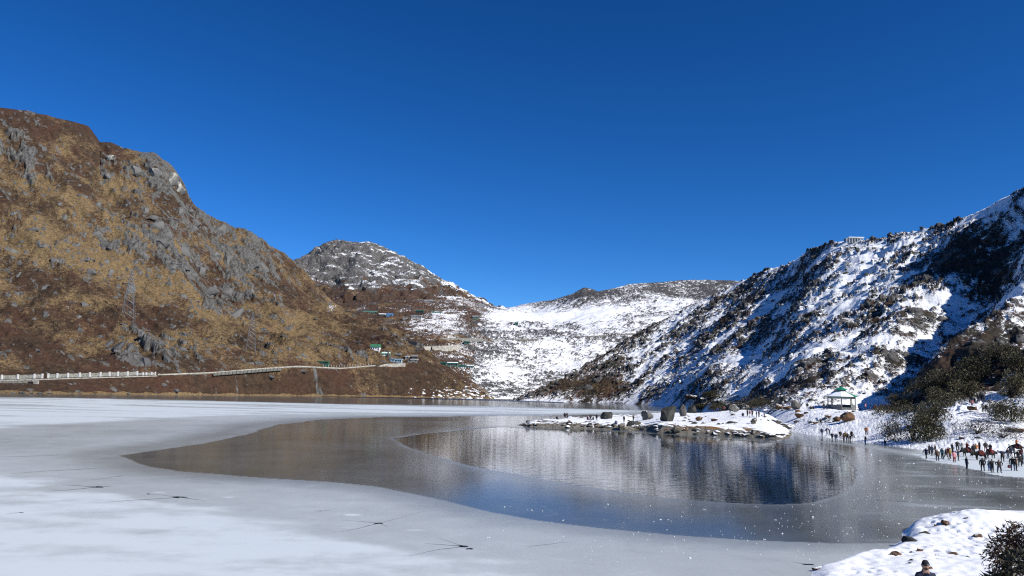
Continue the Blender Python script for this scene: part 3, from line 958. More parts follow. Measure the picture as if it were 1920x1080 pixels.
while n_try < 120:                                    # the smaller outcrops between the big slabs
    px, py = rnd.uniform(0, 640), rnd.uniform(215, 735)
    c = int(np.searchsorted(PXm[100], px))
    if PYm[:, c].min() + 6 > py:
        continue
    fdv = math.exp(-((px - 330) / 260) ** 2 - ((py - 450) / 150) ** 2)
    if rnd.random() > .25 + .7 * fdv:
        continue
    n_try += 1
    s = rnd.uniform(5, 13) * (1.15 if py > 400 else .9)
    outcrop(mountain, 'mountain', px, py, s * rnd.uniform(1, 1.9), s * rnd.uniform(.6, 1.2), R_SLAB if rnd.random() > .2 else R_DARK, meshes=RKS + RKV[:2])
n_try = 0
while n_try < 120:                                    # rocks poking through the snow of the right-hand hill
    px, py = rnd.uniform(1060, 1915), rnd.uniform(400, 752)
    P_, PX_, PY_ = HILLS['right']
    c = int(np.searchsorted(PX_[180], px))
    if PY_[:, c].min() + 16 > py or (px > 1640 and py > 690):
        continue
    n_try += 1
    s = rnd.uniform(5, 14)
    outcrop(hill, 'right', px, py, s * rnd.uniform(1, 1.7), s * rnd.uniform(.7, 1.1), R_SNOW if rnd.random() > .3 else R_DUSK, tilt=rnd.uniform(-30, 10), name='rock', meshes=RKS + RKV[:3])
for (px, py, w, h, mt) in ((1255, 722, 30, 18, R_GREY), (1315, 645, 26, 26, R_GREY), (1395, 640, 26, 20, R_DUSK), (1610, 470, 30, 12, R_DUSK), (1760, 440, 30, 10, R_SNOW), (1080, 690, 26, 16, R_GREY),
                           (1675, 440, 26, 7, R_SNOW), (1090, 727, 24, 14, R_DUSK), (1605, 705, 40, 14, R_SNOW), (1530, 480, 26, 12, R_DUSK)):
    outcrop(hill, 'right', px, py, w, h, mt, name='rock')
for i in range(130):                                  # stones along the far water's edge
    px = rnd.uniform(-20, 900)
    d = np.interp(px, [-160, 0, 300, 640, 800, 940], [425, 455, 518, 632, 668, 682]) + rnd.uniform(3, 9)
    q = at(np.array(px), np.array(740.0), np.array(d))
    o = link('shore_stone', with_mat(rnd.choice(RKS), rnd.choice((R_SLAB, R_CLIFF, R_SLAB))), None, mountain)
    s = rnd.uniform(.5, 1.5)
    o.scale = (s * 1.6, s, s * .8)
    o.location = (f32(q[0]), f32(q[1]), .25 + .12 * (d - 455 if px < 0 else 1))
    o.rotation_euler = (0, 0, rnd.uniform(0, 6))
    o.location.z = .3


# single boulders on the shore: px, py of the foot, width, height, look, label
def on_shore(px, py):
    a = point_spot(px, py) if px < 1590 else None
    if a is not None and a.z > -.1 and abs(project(np.array(a))[1] - py) < 5:
        return a
    return any_spot(px, py, ('right',))


BOULDERS = [
    (1140, 786, 26, 17, R_DUSK, 'dark square boulder beside the people on the low rocky point'),
    (1214, 787, 28, 18, R_GREY, 'grey pointed boulder with a shaded left face on the snowy point'),
    (1253, 791, 36, 35, R_DUSK, 'tallest dark boulder standing at the back of the snowy point'),
    (1281, 781, 16, 22, R_SNOW, 'slim snow-plastered boulder leaning beside the tallest dark boulder'),
    (1299, 774, 22, 16, R_DUSK, 'low dark boulder behind the slim snow-plastered one'),
    (1378, 773, 22, 16, R_GREY, 'round grey boulder with a snow cap on the beach'),
    (1398, 764, 19, 11, R_GREY, 'smaller pale grey boulder just behind the round snow-capped one'),
    (1414, 795, 14, 13, R_TAN, 'round brown boulder on the ledge above the water'),
    (1166, 805, 16, 15, R_TAN, 'upright tan boulder at the water edge of the point'),
    (1182, 800, 18, 12, R_DUSK, 'dark low boulder behind the upright tan one at the water'),
    (1195, 797, 16, 9, R_TAN, 'tan boulder next to the dark one near the water'),
    (1480, 807, 34, 15, R_GREY, 'broad grey boulder at the end of the rock ledge'),
    (1463, 768, 16, 13, R_RUST, 'rust-brown boulder with snow on top behind the beach'),
    (1478, 768, 16, 10, R_RUST, 'low rust-brown boulder right of the snow-topped one'),
    (1492, 768, 22, 21, R_SNOW, 'rounded boulder under a thick white snow cover left of the pavilion'),
    (1471, 755, 20, 12, R_DUSK, 'dark snow-topped boulder up behind the rust-brown boulders'),
    (1588, 792, 30, 21, R_RUST, 'golden brown rocky hummock in the snow below the pavilion'),
    (1571, 790, 16, 10, R_RUST, 'small brown rock left of the golden hummock'),
    (1554, 784, 16, 8, R_RUST, 'flat rust-coloured rock in the snow under the pavilion'),
    (1500, 783, 22, 10, R_RUST, 'brown rock above the broad grey boulder'),
    (1455, 793, 24, 9, R_SNOW, 'snow-covered flat rock on the ledge near the beach'),
    (1340, 790, 18, 7, R_RUST, 'small brown rock sticking out of the snow on the point'),
    (1312, 789, 18, 9, R_RUST, 'brown tuft-like rock on the snow right of the tallest boulder'),
    (1350, 762, 40, 12, R_DUSK, 'long dark rock bank under the snowy slope'),
    (1300, 750, 30, 12, R_RUST, 'brown ledge rock with snow at the foot of the slope'),
    (1825, 770, 24, 8, R_RUST, 'low dark red-brown rock slab in the snow by the slope walkers'),
    (1912, 812, 34, 10, R_RUST, 'brown rock slab above the crowd near the picture edge'),
    (1805, 826, 12, 6, R_RUST, 'small brown rock in the snow behind the crowd'),
    (1760, 822, 12, 6, R_DUSK, 'small dark rock in the snow bank left of the crowd'),
]
for i, (px, py, w, h, mt, lab) in enumerate(BOULDERS):
    p = on_shore(px, py)
    k_ = p.y / FPX
    me = rock_mesh('boulder', 500 + i, 3, 20, .95)
    me.polygons.foreach_set('use_smooth', [False] * len(me.polygons))
    o = link('boulder', me, mt)
    o.scale = (w * k_ * .62, w * k_ * .50, h * k_ * .66)
    o.location = p + Vector((0, w * k_ * .2, h * k_ * .36))
    o.rotation_euler = (0, 0, rnd.uniform(0, 6.28) * 0 + rnd.uniform(-.3, .3))
    tag(o, lab, 'boulder', 'boulders on the right-hand shore')

pr = random.Random(21)
for i in range(150):                                  # smaller stones of the rocky point
    px = pr.uniform(985, 1490)
    front = np.interp(px, [q[0] for q in PT_FRONT], [q[1] for q in PT_FRONT])
    py = front - (pr.uniform(2, 9) if pr.random() < .55 else pr.uniform(6, 26 if px < 1200 else 40))
    if px < 1200:
        py = max(py, 791)
    p = point_spot(px, py)
    if p.z < .1 or p.y > 260:
        continue
    s_ = pr.uniform(.25, .8) * (1.3 if px > 1230 else 1)
    o = link('stone', with_mat(pr.choice(RKS), pr.choice((R_TAN, R_RUST, R_GREY, R_DUSK, R_SNOW))), None, point)
    o.scale = (s_ * pr.uniform(1, 1.8), s_, s_ * pr.uniform(.6, 1.0))
    o.location = p + Vector((0, 0, s_ * .1))
    o.rotation_euler = (0, pr.uniform(-.3, .3), pr.uniform(0, 6.28))
br_ = random.Random(22)
for i in range(110):                                  # stones and brown tufts of the slope foot and beach
    px, py = (br_.uniform(1290, 1500), br_.uniform(742, 772)) if br_.random() < .82 else (br_.uniform(1480, 1600), br_.uniform(772, 794))
    p = any_spot(px, py, ('right',))
    s_ = br_.uniform(.3, .95)
    o = link('stone', with_mat(br_.choice(RKS), br_.choice((R_RUST, R_DUSK, R_SNOW, R_SNOW, R_GREY))), None, hill)
    o.scale = (s_ * br_.uniform(1, 2.0), s_, s_ * br_.uniform(.6, 1.0))
    o.location = p
    o.rotation_euler = (0, br_.uniform(-.3, .3), br_.uniform(0, 6.28))
# rocks in the near snow bank
for i, (px, py, w, h, lab) in enumerate((
        (1698, 1018, 46, 20, 'black wet rock under the snow cornice at the bank edge'), (1738, 1001, 30, 10, 'brown rock strip on the snow cornice above the black rock'),
        (1776, 981, 26, 9, 'brown flat rock at the top of the near snow bank'), (1758, 986, 9, 6, 'small brown stone left of the flat top rock on the near bank'),
        (1815, 973, 10, 4, 'tiny brown stone near the upper rim of the near snow bank'), (1730, 1033, 26, 9, 'brown rock in the middle of the near snow bank'),
        (1712, 1036, 8, 4, 'tiny dark stone left of the middle bank rock'), (1683, 1040, 26, 10, 'slanted brown rock in the near snow, left one'),
        (1713, 1051, 14, 8, 'round brown stone just above the man in the beanie'), (1710, 1057, 9, 5, 'small stone touching the round brown one above the man'),
        (1535, 1067, 24, 9, 'brown rock at the tip of the near snow bank'), (1792, 1040, 24, 10, 'brown rock half buried in snow near the shrub'),
        (1817, 1045, 14, 9, 'dark brown stone beside the half buried rock near the shrub'), (1745, 1068, 18, 11, 'pale brown rock directly behind the man in the beanie'),
        (1840, 1008, 22, 10, 'grey snow-capped rock in the shrub shadow on the bank'))):
    r_ = ray(float(px), float(py))
    d = 14.0
    while d < 66 and CAM_H + r_[2] * d > bank_z(r_[0] * d, d):
        d += .05
    k_ = d / FPX
    o = link('bank_rock', with_mat(rock_mesh('bank_rock', 700 + i, 2, 16, .9), R_DUSK if 'black' in lab or 'dark' in lab else R_RUST), None)
    o.scale = (w * k_ * .62, w * k_ * .55, h * k_ * .9)
    o.location = (f32(r_[0] * d), d + .2, bank_z(f32(r_[0] * d), d) - h * k_ * .18)
    o.rotation_euler = (0, 0, rnd.uniform(-.5, .5))
    if 'black wet' in lab:
        o.location += Vector((.75, .5, -.1))
    tag(o, lab, 'rock', 'rocks in the near snow bank')

# ------------------------------------------------------------------ cracks and snow lumps on the ice
m, nt, b = new_mat('melt_water')
b.inputs['Base Color'].default_value = (.020, .026, .030, 1)
b.inputs['Roughness'].default_value = .5
b.inputs['Specular IOR Level'].default_value = .1
M_MELT = m


def crack(px, py, w, h, arms, seed):
    r = random.Random(seed)
    V, F = [], []
    zc = .034

    def g(a, b):
        q = ground(np.array(float(a)), np.array(float(b)), zc)
        return (f32(q[0]), f32(q[1]), zc)
    n = 14
    if w:
        V.append(g(px, py))
        for i in range(n):
            t = 2 * math.pi * i / n
            k_ = r.uniform(.45, 1.15)
            V.append(g(px + w * k_ * math.cos(t), py + h * k_ * math.sin(t)))
        F += [(0, 1 + i, 1 + (i + 1) % n) for i in range(n)]
    for (dx, dy, wd) in arms:
        m_ = 12
        base_i = len(V)
        j = 0
        for i in range(m_ + 1):
            t = i / m_
            j += r.uniform(-.5, .5) * abs(dy or 2) * .12
            cx, cy = px + dx * t, py + dy * t + j * math.sin(t * 3)
            ww = .7 * wd * (1 - t) * r.uniform(.6, 1.2) + .07
            V += [g(cx, cy - ww * .5), g(cx, cy + ww * .5)]
        F += [(base_i + 2 * i, base_i + 2 * i + 1, base_i + 2 * i + 3, base_i + 2 * i + 2) for i in range(m_)]
    return link('crack', raw_mesh('crack', V, F), M_MELT, ice)


crack(184, 913, 12, 1.6, [(-70, -4, 1.0), (-100, 8, .8), (28, -2, .7)], 1)
crack(336, 932, 15, 1.7, [(-130, 9, .9), (50, 6, .8), (-8, 8, .6), (-60, -5, .3)], 2)
crack(278, 926, 5, .7, [], 3)
crack(712, 981, 11, 1.6, [(-75, 15, .9), (-70, -6, .35), (18, 9, .4), (90, -22, .3)], 4)
crack(868, 1024, 12, 2.0, [(-72, -5, .8), (-110, 20, 1.0), (-50, -14, .4)], 5)
crack(880, 1029, 8, 1.7, [(10, -2, .6)], 6)
crack(600, 958, 4, .6, [(-14, 0, .4), (20, -1, .4)], 7)
crack(40, 961, 5, .7, [(-30, 3, .5)], 8)
crack(150, 880, 0, 0, [(-130, 8, .4), (40, -3, .3)], 9)
crack(230, 892, 0, 0, [(-60, 7, .35)], 10)
crack(1515, 1058, 14, 1.5, [(-30, -4, .7), (14, 2, .7)], 11)
crack(1005, 1023, 0, 0, [(60, -6, .3), (-20, 3, .3)], 12)
crack(1700, 941, 0, 0, [(-60, -4, .4), (40, 3, .3)], 13)
crack(60, 855, 0, 0, [(-60, 2, .3), (50, -1, .3)], 14)
V, F = [], []
ico = rock_mesh('tmp', 3, 1, 5, .8)
iv, jf = [v.co.copy() for v in ico.vertices], [tuple(p.vertices) for p in ico.polygons]
lr = random.Random(5)
cnt = 0
while cnt < 300:
    px, py = lr.uniform(900, 1920), lr.uniform(838, 1062)
    u = (px - 900) / 1000
    if lr.random() > .12 + .75 * u or py > 1015 and lr.random() > .45 or px > 1690 and py > 960 or px > 1640 and py > 1010:
        continue
    if py < 945 and px < 1600:
        continue
    if py < np.interp(px, [1600, 1740, 1920], [842, 864, 899]):
        continue
    q = ground(np.array(px), np.array(py), .03)
    s = lr.uniform(.016, .042) * (2.2 if lr.random() < .06 else 1) * (q[1] / 70) ** .6
    for rep in range(1 if lr.random() < .8 else 3):
        ox, oy = (0, 0) if rep == 0 else (lr.uniform(-3, 3) * s, lr.uniform(-4, 4) * s)
        i = len(V)
        V += [(q[0] + ox + c.x * s * 1.3, q[1] + oy + c.y * s, .03 + s * .35 + c.z * s) for c in iv]
        F += [tuple(a + i for a in f) for f in jf]
    cnt += 1
lumps_o = link('snow_lumps', raw_mesh('snow_lumps', V, F), M_SNOW)
tag(lumps_o, 'scattered small white snow lumps lying on the grey lake ice', 'snow', kind='stuff')

# ------------------------------------------------------------------ road along the left shore, its walls and fence
M_CONC = plain('weathered_concrete', (.24, .235, .205), .85, .45, .9)
M_CONC2 = plain('pale_concrete', (.38, .36, .31), .85, .35, .5)
M_WHITE = plain('white_paint', (.74, .73, .68), .7, .10, 2.0)
M_STONE = plain('rubble_stone', (.15, .145, .125), .9, .55, 1.4, bump=.5)
M_BLACK = plain('black_opening', (.008, .008, .008), .9, .1)
M_ROAD = plain('dusty_asphalt', (.12, .115, .105), .9, .3, .3)


_rx = np.arange(-158.0, 760.0, 4.0)
_ry = np.interp(_rx, [q[0] for q in ROAD_A], [q[1] for q in ROAD_A])
_rd = np.array([spot('mountain', a_, b_).y for a_, b_ in zip(_rx, _ry)])
_rd = np.convolve(np.pad(_rd, 9, mode='edge'), np.ones(19) / 19, 'valid')


def road_pt(px, dy=0.0, toward=2.5):
    """a point at the road edge; dy photo rows below it, toward metres nearer"""
    y, d = np.interp(px, _rx, _ry) + dy, np.interp(px, _rx, _rd) - toward + 1.2
    q = at(np.array(float(px)), np.array(float(y)), np.array(float(d)))
    return Vector(map(float, q))


pxr = list(range(-150, 741, 10))
V, F = [], []
for px in pxr:
    p = road_pt(px, 1.5, 2.1 if px > 290 else 4.0)
    V += [p, p + Vector((-1.2, 8.5, .1))]
F = [(2 * i, 2 * i + 2, 2 * i + 3, 2 * i + 1) for i in range(len(pxr) - 1)]
tag(link('road', raw_mesh('road', V, F), M_ROAD), kind='structure')


def strip_wall(name, pts, h, th, mat, parent=None, foot=0.0):
    """an upright wall along pts (Vectors at its foot)"""
    V, F = [], []
    for p in pts:
        V += [p + Vector((0, 0, -foot)), p + Vector((0, 0, h)), p + Vector((0, th, h)), p + Vector((0, th, -foot))]
    for i in range(len(pts) - 1):
        a, c = 4 * i, 4 * i + 4
        for j in range(4):
            F.append((a + j, c + j, c + (j + 1) % 4, a + (j + 1) % 4))
    n = len(V)
    F += [(0, 1, 2, 3), (n - 1, n - 2, n - 3, n - 4)]
    return link(name, raw_mesh(name, V, F), mat, parent)


pp = road_pt(150, 0)
w_o = empty('roadside_wall', pp)
tag(w_o, 'pale panelled roadside wall with white posts above the left shore', 'wall', kind='thing')


def under(o, root):
    o.parent = root
    o.matrix_parent_inverse = Matrix.Translation(-root.location)
    return o


under(strip_wall('base_beam', [road_pt(x, 3.6, 4.6) for x in range(-150, 306, 12)], .65, .5, M_CONC2), w_o)
posts = [-140, -112, -86, -60, -36, -14, 3, 33, 64, 79, 90, 107, 127, 149, 168, 188, 205, 221, 239, 257, 268, 274, 284, 291]
for a, b_ in zip(posts[:-1], posts[1:]):
    if (a, b_) in ((79, 90),):
        continue
    under(strip_wall('panel', [road_pt(a + .8, .6, 4.4), road_pt(b_ - .8, .6, 4.4)], 2.4 if a < 257 else 1.6, .25, M_CONC), w_o)
for x in posts:
    p = road_pt(x, .7, 4.75)
    q = box('post', (1.0 if x < 260 else .8, .5, 2.9 if x < 260 else 2.0), p, M_WHITE)
    under(q, w_o)
r_o = empty('retaining_wall', road_pt(30, 10, 6))
tag(r_o, 'dark rubble retaining wall under the road at the far left shore', 'wall', kind='thing')
under(strip_wall('masonry', [road_pt(x, 17, 9) for x in range(-150, 72, 10)], 4.4, .8, M_STONE), r_o)
q = box('culvert', (3.0, .5, 2.6), road_pt(57, 14.2, 9.4), M_BLACK)
under(q, r_o)
q = box('buttress', (3.6, .9, 3.9), road_pt(66, 15.8, 9.6), M_CONC2)
under(q, r_o)
par = strip_wall('parapet', [road_pt(x, 1.2, 2.6) for x in range(296, 706, 8)], .65, .4, M_CONC2, foot=.2)
fc = strip_wall('road_bank', [road_pt(x, 1.2, 2.4) for x in range(296, 722, 8)], -.22, .6, M_STONE, foot=1.6)
tag(fc, 'dark stony bank carrying the road edge under the parapet', 'bank', kind='thing')
tag(par, 'long low pale parapet edging the road above the lake', 'wall', kind='thing')
lw = empty('pier_wall', road_pt(480, 6, 5))
tag(lw, 'grey piered wall below the road between parapet and shore', 'wall', kind='thing')
under(strip_wall('wall_face', [road_pt(x, 6.5, 5.5) for x in range(400, 536, 8)], 2.0, .3, M_STONE), lw)
for x in range(402, 534, 7):
    under(box('pier', (.5, .35, 2.2), road_pt(x, 6.6, 5.9), M_CONC), lw)
fe = empty('roadside_fence', road_pt(650, 0))
tag(fe, 'row of thin posts along the road bend below the green shed', 'fence', kind='thing')
for x in range(606, 700, 5):
    under(box('fence_post', (.16, .16, 1.9), road_pt(x, -.5, .5), M_WHITE), fe)


def wall_thing(name, label, pts, h, mat, gaps=(), rail=None, hillnames=('mountain', 'valley')):
    """retaining wall through (px, py) points of its top edge, h photo pixels high"""
    P3 = [any_spot(a, b, hillnames) for a, b in pts]
    dmin = sum(p.y for p in P3) / len(P3)
    P3 = [Vector(map(float, at(np.array(float(a)), np.array(float(b)), np.array(dmin * .3 + p.y * .7 - 4)))) for (a, b), p in zip(pts, P3)]
    hh = h * dmin / FPX
    root = empty(name, P3[0] - Vector((0, 0, hh)))
    tag(root, label, 'wall', kind='thing')
    for i, (p, q) in enumerate(zip(P3[:-1], P3[1:])):
        under(strip_wall('wall_bay', [p - Vector((0, 0, hh)), q - Vector((0, 0, hh))], hh, 1.2, mat, foot=1.5), root)
    for g in gaps:
        t = any_spot(*g, hillnames)
        under(box('drain', (1.4, 1.0, hh * .8), Vector(map(float, at(np.array(float(g[0])), np.array(float(g[1])), np.array(dmin - 5.6)))), M_BLACK), root)
    if rail:
        for i in range(rail):
            t = i / (rail - 1) * (len(P3) - 1)
            j = min(int(t), len(P3) - 2)
            p = P3[j].lerp(P3[j + 1], t - j)
            under(box('guard_post', (.5, .4, 1.3), p + Vector((0, .3, 0)), M_CONC2), root)
    return root


wall_thing('retaining_wall', 'pale concrete retaining wall at the road bend under the blue sheds', [(712, 685), (725, 682), (740, 681.5), (760, 681)], 9, M_CONC2)
wall_thing('retaining_wall', 'pale concrete wall right of the drain below the village', [(768, 680), (785, 678), (805, 677.5), (825, 677)], 8, M_CONC2, gaps=((765, 690),))
wall_thing('retaining_wall', 'long pale wall with guard posts above the village terrace', [(720, 650.5), (750, 650), (780, 650), (806, 649.5), (835, 648), (863, 647)], 8, M_CONC2, gaps=((809, 657),), rail=26)
wall_thing('retaining_wall', 'slanting pale wall below the upper hairpin road', [(724, 630), (740, 633), (760, 637), (782, 642)], 6, M_CONC)
wall_thing('retaining_wall', 'thin pale wall of the upper road across the brown slope', [(722, 633), (770, 633.5), (820, 633.5), (870, 634), (905, 635)], 3.0, M_CONC)
wall_thing('retaining_wall', 'dark thin road wall crossing the snowfield, left stretch', [(905, 635.5), (950, 636.5), (985, 636), (1010, 635)], 3.4, M_STONE)
wall_thing('retaining_wall', 'dark thin road wall crossing the snowfield, right stretch', [(1042, 634), (1075, 631.5), (1100, 630), (1140, 628), (1190, 624)], 3.8, M_STONE)
wall_thing('retaining_wall', 'short dark wall high on the snowfield', [(983, 619.5), (1020, 619), (1068, 618)], 3.4, M_STONE)

# ------------------------------------------------------------------ village houses
PAINT = dict(green=(.045, .17, .085), dgreen=(.022, .085, .062), lgreen=(.16, .36, .19), blue=(.10, .27, .55), lblue=(.32, .48, .60), white=(.80, .81, .82), grey=(.22, .23, .23), tgreen=(.09, .19, .15), black=(.03, .035, .035))
M_DARKWIN = plain('window_glass', (.02, .025, .03), .15, .2)
M_DOOR = plain('dark_door', (.05, .03, .02), .6, .2)


def house(px, py, w, h, roof, wall, label, kind='gable', dep=6.0, wins=3, snow=False, name='house', hillnames=('mountain', 'valley'), cat='house', rz=None):
    p = any_spot(px, py, hillnames)
    k_ = p.y / FPX
    W_, H_ = w * k_, max(2.2, h * k_)
    root = empty(name, p + Vector((0, -.5, 0)), rnd.uniform(-.12, .12) if rz is None else rz)
    tag(root, label, cat)
    hw = H_ * (.55 if kind == 'gable' else .8)
    box('wall', (W_, dep, hw + 2.5), (0, dep / 2, 0), plain('wall_' + wall, PAINT[wall], .8, .15, .8), root, z0=-2.5)
    e = .5
    a, y0, y1, ym = W_ / 2 + e, -e, dep + e, dep / 2
    rm = plain('roof_' + roof, PAINT[roof], .5, .18, .6)
    if kind == 'gable':
        zr = H_ - hw
        V = [(-a, y0, hw), (a, y0, hw), (a, y1, hw), (-a, y1, hw), (-a, ym, hw + zr), (a, ym, hw + zr), (-a, y0, hw - .15), (a, y0, hw - .15), (a, y1, hw - .15), (-a, y1, hw - .15)]
        F = [(0, 1, 5, 4), (2, 3, 4, 5), (0, 4, 3), (1, 2, 5), (6, 7, 1, 0), (7, 8, 2, 1), (8, 9, 3, 2), (9, 6, 0, 3), (9, 8, 7, 6)]
        link('roof', raw_mesh('roof', V, F), rm, root)
        if snow:
            V = [(-a, ym, hw + zr + .12), (a, ym, hw + zr + .12), (a, y0, hw + .12), (-a, y0, hw + .12)]
            V = [(-a * .98, y0 + .6 * (ym - y0), hw + .6 * zr + .06), (a * .98, y0 + .55 * (ym - y0), hw + .55 * zr + .06), (a * .98, ym, hw + zr + .10), (-a * .98, ym, hw + zr + .10)]
            link('roof_snow', raw_mesh('roof_snow', V, [(0, 1, 2, 3)]), M_SNOW, root)
    else:
        V = [(-a, y0, hw), (a, y0, hw), (a, y1, H_), (-a, y1, H_), (-a, y0, hw - .2), (a, y0, hw - .2), (a, y1, hw - .2), (-a, y1, hw - .2)]
        link('roof', raw_mesh('roof', V, [(0, 1, 2, 3), (4, 5, 1, 0), (5, 6, 2, 1), (6, 7, 3, 2), (7, 4, 0, 3), (7, 6, 5, 4)]), rm, root)
    n = max(1, wins)
    for i in range(n):
        x = -W_ / 2 + W_ * (i + .5) / (n + 1)
        wd = box('window', (min(1.3, W_ / (n + 2)), .08, hw * .42), (x, -.05, hw * .38), M_WHITE, root)
        box('pane', (min(1.3, W_ / (n + 2)) * .78, .06, hw * .34), (0, -.06, hw * .04), M_DARKWIN, wd)
    box('door', (.95, .09, min(2.0, hw * .8)), (W_ / 2 - W_ * .5 / (n + 1), -.05, .05), M_DOOR, root)
    return root


house(604, 682, 23, 5, 'green', 'dgreen', 'low green shed beside the shore road under the brown slope', 'shed', 4, 2)
house(703, 657, 17, 12, 'green', 'white', 'green-roofed white two-storey house on the brown slope', 'gable', 7, 3)
house(723, 668, 14, 7, 'lgreen', 'white', 'pale green roofed hut just below the two-storey house', 'gable', 5, 2, True)
house(735, 678, 9, 5, 'lblue', 'lblue', 'smaller light blue shed behind the road bend wall', 'shed', 4, 1)
house(747, 680, 11, 7, 'lblue', 'lblue', 'larger light blue shed behind the road bend wall', 'shed', 4, 2)
house(747, 668, 8, 4, 'white', 'black', 'small dark hut with a white roof above the blue sheds', 'shed', 4, 1)
house(763, 672, 7, 4, 'white', 'grey', 'tiny white-roofed hut between the dark huts', 'shed', 4, 1)
house(777, 672, 10, 6, 'grey', 'black', 'dark hut with a grey roof above the pale wall', 'gable', 4, 1)
house(776, 678, 12, 4, 'white', 'grey', 'grey shed with pale roof edge behind the right-hand pale wall', 'shed', 4, 2)
house(830, 684, 12, 5, 'dgreen', 'dgreen', 'leftmost dark green hut of the green row above the lake', 'gable', 5, 1)
house(848, 687, 19, 7, 'dgreen', 'tgreen', 'long green house with snowy eaves in the green row', 'gable', 5, 5, True)
house(866, 691, 15, 7, 'dgreen', 'white', 'green-roofed white house right of the long one in the green row', 'gable', 5, 3)
house(881, 691, 12, 6, 'dgreen', 'white', 'last green-roofed hut at the right end of the green row', 'gable', 5, 2, True)
house(694, 588, 25, 5, 'tgreen', 'dgreen', 'long dull green barrack high on the left slope', 'gable', 6, 6)
house(716, 592, 11, 4, 'white', 'dgreen', 'white-roofed green hut beside the blue one', 'gable', 6, 2)
house(730, 593, 11, 5, 'blue', 'blue', 'bright blue roofed hut on the upper terrace', 'gable', 6, 2)
house(762, 598, 12, 4, 'white', 'grey', 'short white-roofed block on the upper terrace', 'shed', 6, 3)
house(780, 598, 19, 5, 'white', 'grey', 'long grey block with a flat white roof on the upper terrace', 'shed', 6, 5)
house(786, 587, 14, 5, 'dgreen', 'black', 'dark green gabled shed above the long grey block', 'gable', 7, 2)
house(819, 591, 18, 4, 'tgreen', 'white', 'faint green roofed shed right of the dark green one', 'gable', 6, 3)
house(891, 599, 10, 6, 'grey', 'tgreen', 'grey-green hut on the snowy saddle slope', 'gable', 6, 2)
house(904, 600, 9, 4, 'white', 'white', 'small white hut right of the grey-green one', 'gable', 5, 1)
house(968, 612, 6, 6, 'dgreen', 'dgreen', 'lone small dark green hut on the white snowfield', 'gable', 6, 1)
house(875, 645, 9, 5, 'dgreen', 'tgreen', 'green hut at the end of the long guard post wall', 'gable', 6, 1)

hp = any_spot(1604, 453, ('right',))
hut = empty('ridge_shelter', hp)
tag(hut, 'white-roofed shelter standing on the snowy ridge skyline', 'shelter')
k_ = hp.y / FPX
Wd = 29 * k_
box('roof', (Wd, 4.4, .55), (0, 0, 2.0), M_SNOW, hut)
box('back_wall', (Wd * .94, .2, 4.2), (0, 1.6, -2.2), plain('shelter_wall', (.28, .31, .33), .8, .2), hut)
for i in range(6):
    box('post', (.28, .28, 4.0), (-Wd * .45 + Wd * .9 * i / 5, -1.6, -2.0), M_WHITE, hut)

# ------------------------------------------------------------------ pylons
M_STEEL = plain('galvanised_steel', (.24, .245, .25), .45, .15, 1.0, .6)


def pylon(px, py, top, label, w=9.0):
    p = spot('mountain', px, py)
    Hh = (py - top) * p.y / FPX
    root = empty('pylon', p, .3)
    tag(root, label, 'pylon', 'power pylons on the left slope')
    half = lambda z: w / 2 * (1 - z / Hh) ** 1.0 * (1 if z < Hh * .55 else 1) + .35
    for sx in (-1, 1):
        for sy in (-1, 1):
            link('leg', bar_mesh('leg', [((sx * half(z0), sy * half(z0), z0 - (3 if z0 == 0 else 0)), (sx * half(z1), sy * half(z1), z1)) for z0, z1 in ((0, Hh * .55), (Hh * .55, Hh))], .11), M_STEEL, root)
    segs = []
    zs = [0, .16, .30, .42, .52, .61, .69, .76, .83, .90, .96, 1]
    for a, c in zip(zs[:-1], zs[1:]):
        z0, z1 = a * Hh, c * Hh
        A_, B_ = half(z0), half(z1)
        for s in (-1, 1):
            segs += [((-A_, s * A_, z0), (B_, s * B_, z1)), ((A_, s * A_, z0), (-B_, s * B_, z1)), ((s * A_, -A_, z0), (s * B_, B_, z1)), ((s * A_, A_, z0), (s * B_, -B_, z1)),
                     ((-B_, s * B_, z1), (B_, s * B_, z1))]
    link('bracing', bar_mesh('bracing', segs, .05), M_STEEL, root)
    for t in (.70, .80, .90):
        link('crossarm', bar_mesh('crossarm', [((-3.4, 0, Hh * t), (3.4, 0, Hh * t)), ((-3.4, 0, Hh * t), (0, 0, Hh * t + 1.4)), ((3.4, 0, Hh * t), (0, 0, Hh * t + 1.4))], .07), M_STEEL, root)


pylon(240, 600, 506, 'tall lattice pylon standing on the left brown slope')
pylon(470, 658, 585, 'fainter lattice pylon further right near the grey slabs', 7)
# ------------------------------------------------------------------ pavilion
pv = any_spot(1581, 768.5, ('right',))
kp = pv.y / FPX
pav = empty('pavilion', pv + Vector((0, 1.0, .35)))
tag(pav, 'open pavilion with posts and a two-tier green roof under snow', 'pavilion')
M_ROOFG = plain('green_roof_paint', (.012, .20, .105), .45, .15, 2.0)
M_PIER = plain('cream_paint', (.24, .235, .20), .7, .12, 2.0)
M_SHADE = plain('grey_plaster', (.13, .135, .14), .8, .15, 2.0)
NS = 8
Rr = 23.5 * kp


def ring(r, z, n=NS, off=math.pi / 8):
    return [(r * math.cos(off + 2 * math.pi * i / n), r * math.sin(off + 2 * math.pi * i / n), z) for i in range(n)]


def loft(name, rings, mat, parent, caps=True, faces=None):
    V, F = [], []
    for r_ in rings:
        V += r_
    n = len(rings[0])
    for j in range(len(rings) - 1):
        for i in range(n):
            if faces is None or i in faces:
                F.append((j * n + i, j * n + (i + 1) % n, (j + 1) * n + (i + 1) % n, (j + 1) * n + i))
    if caps:
        F += [tuple(range(n - 1, -1, -1)), tuple(range((len(rings) - 1) * n, len(rings) * n))]
    return link(name, raw_mesh(name, V, F), mat, parent)


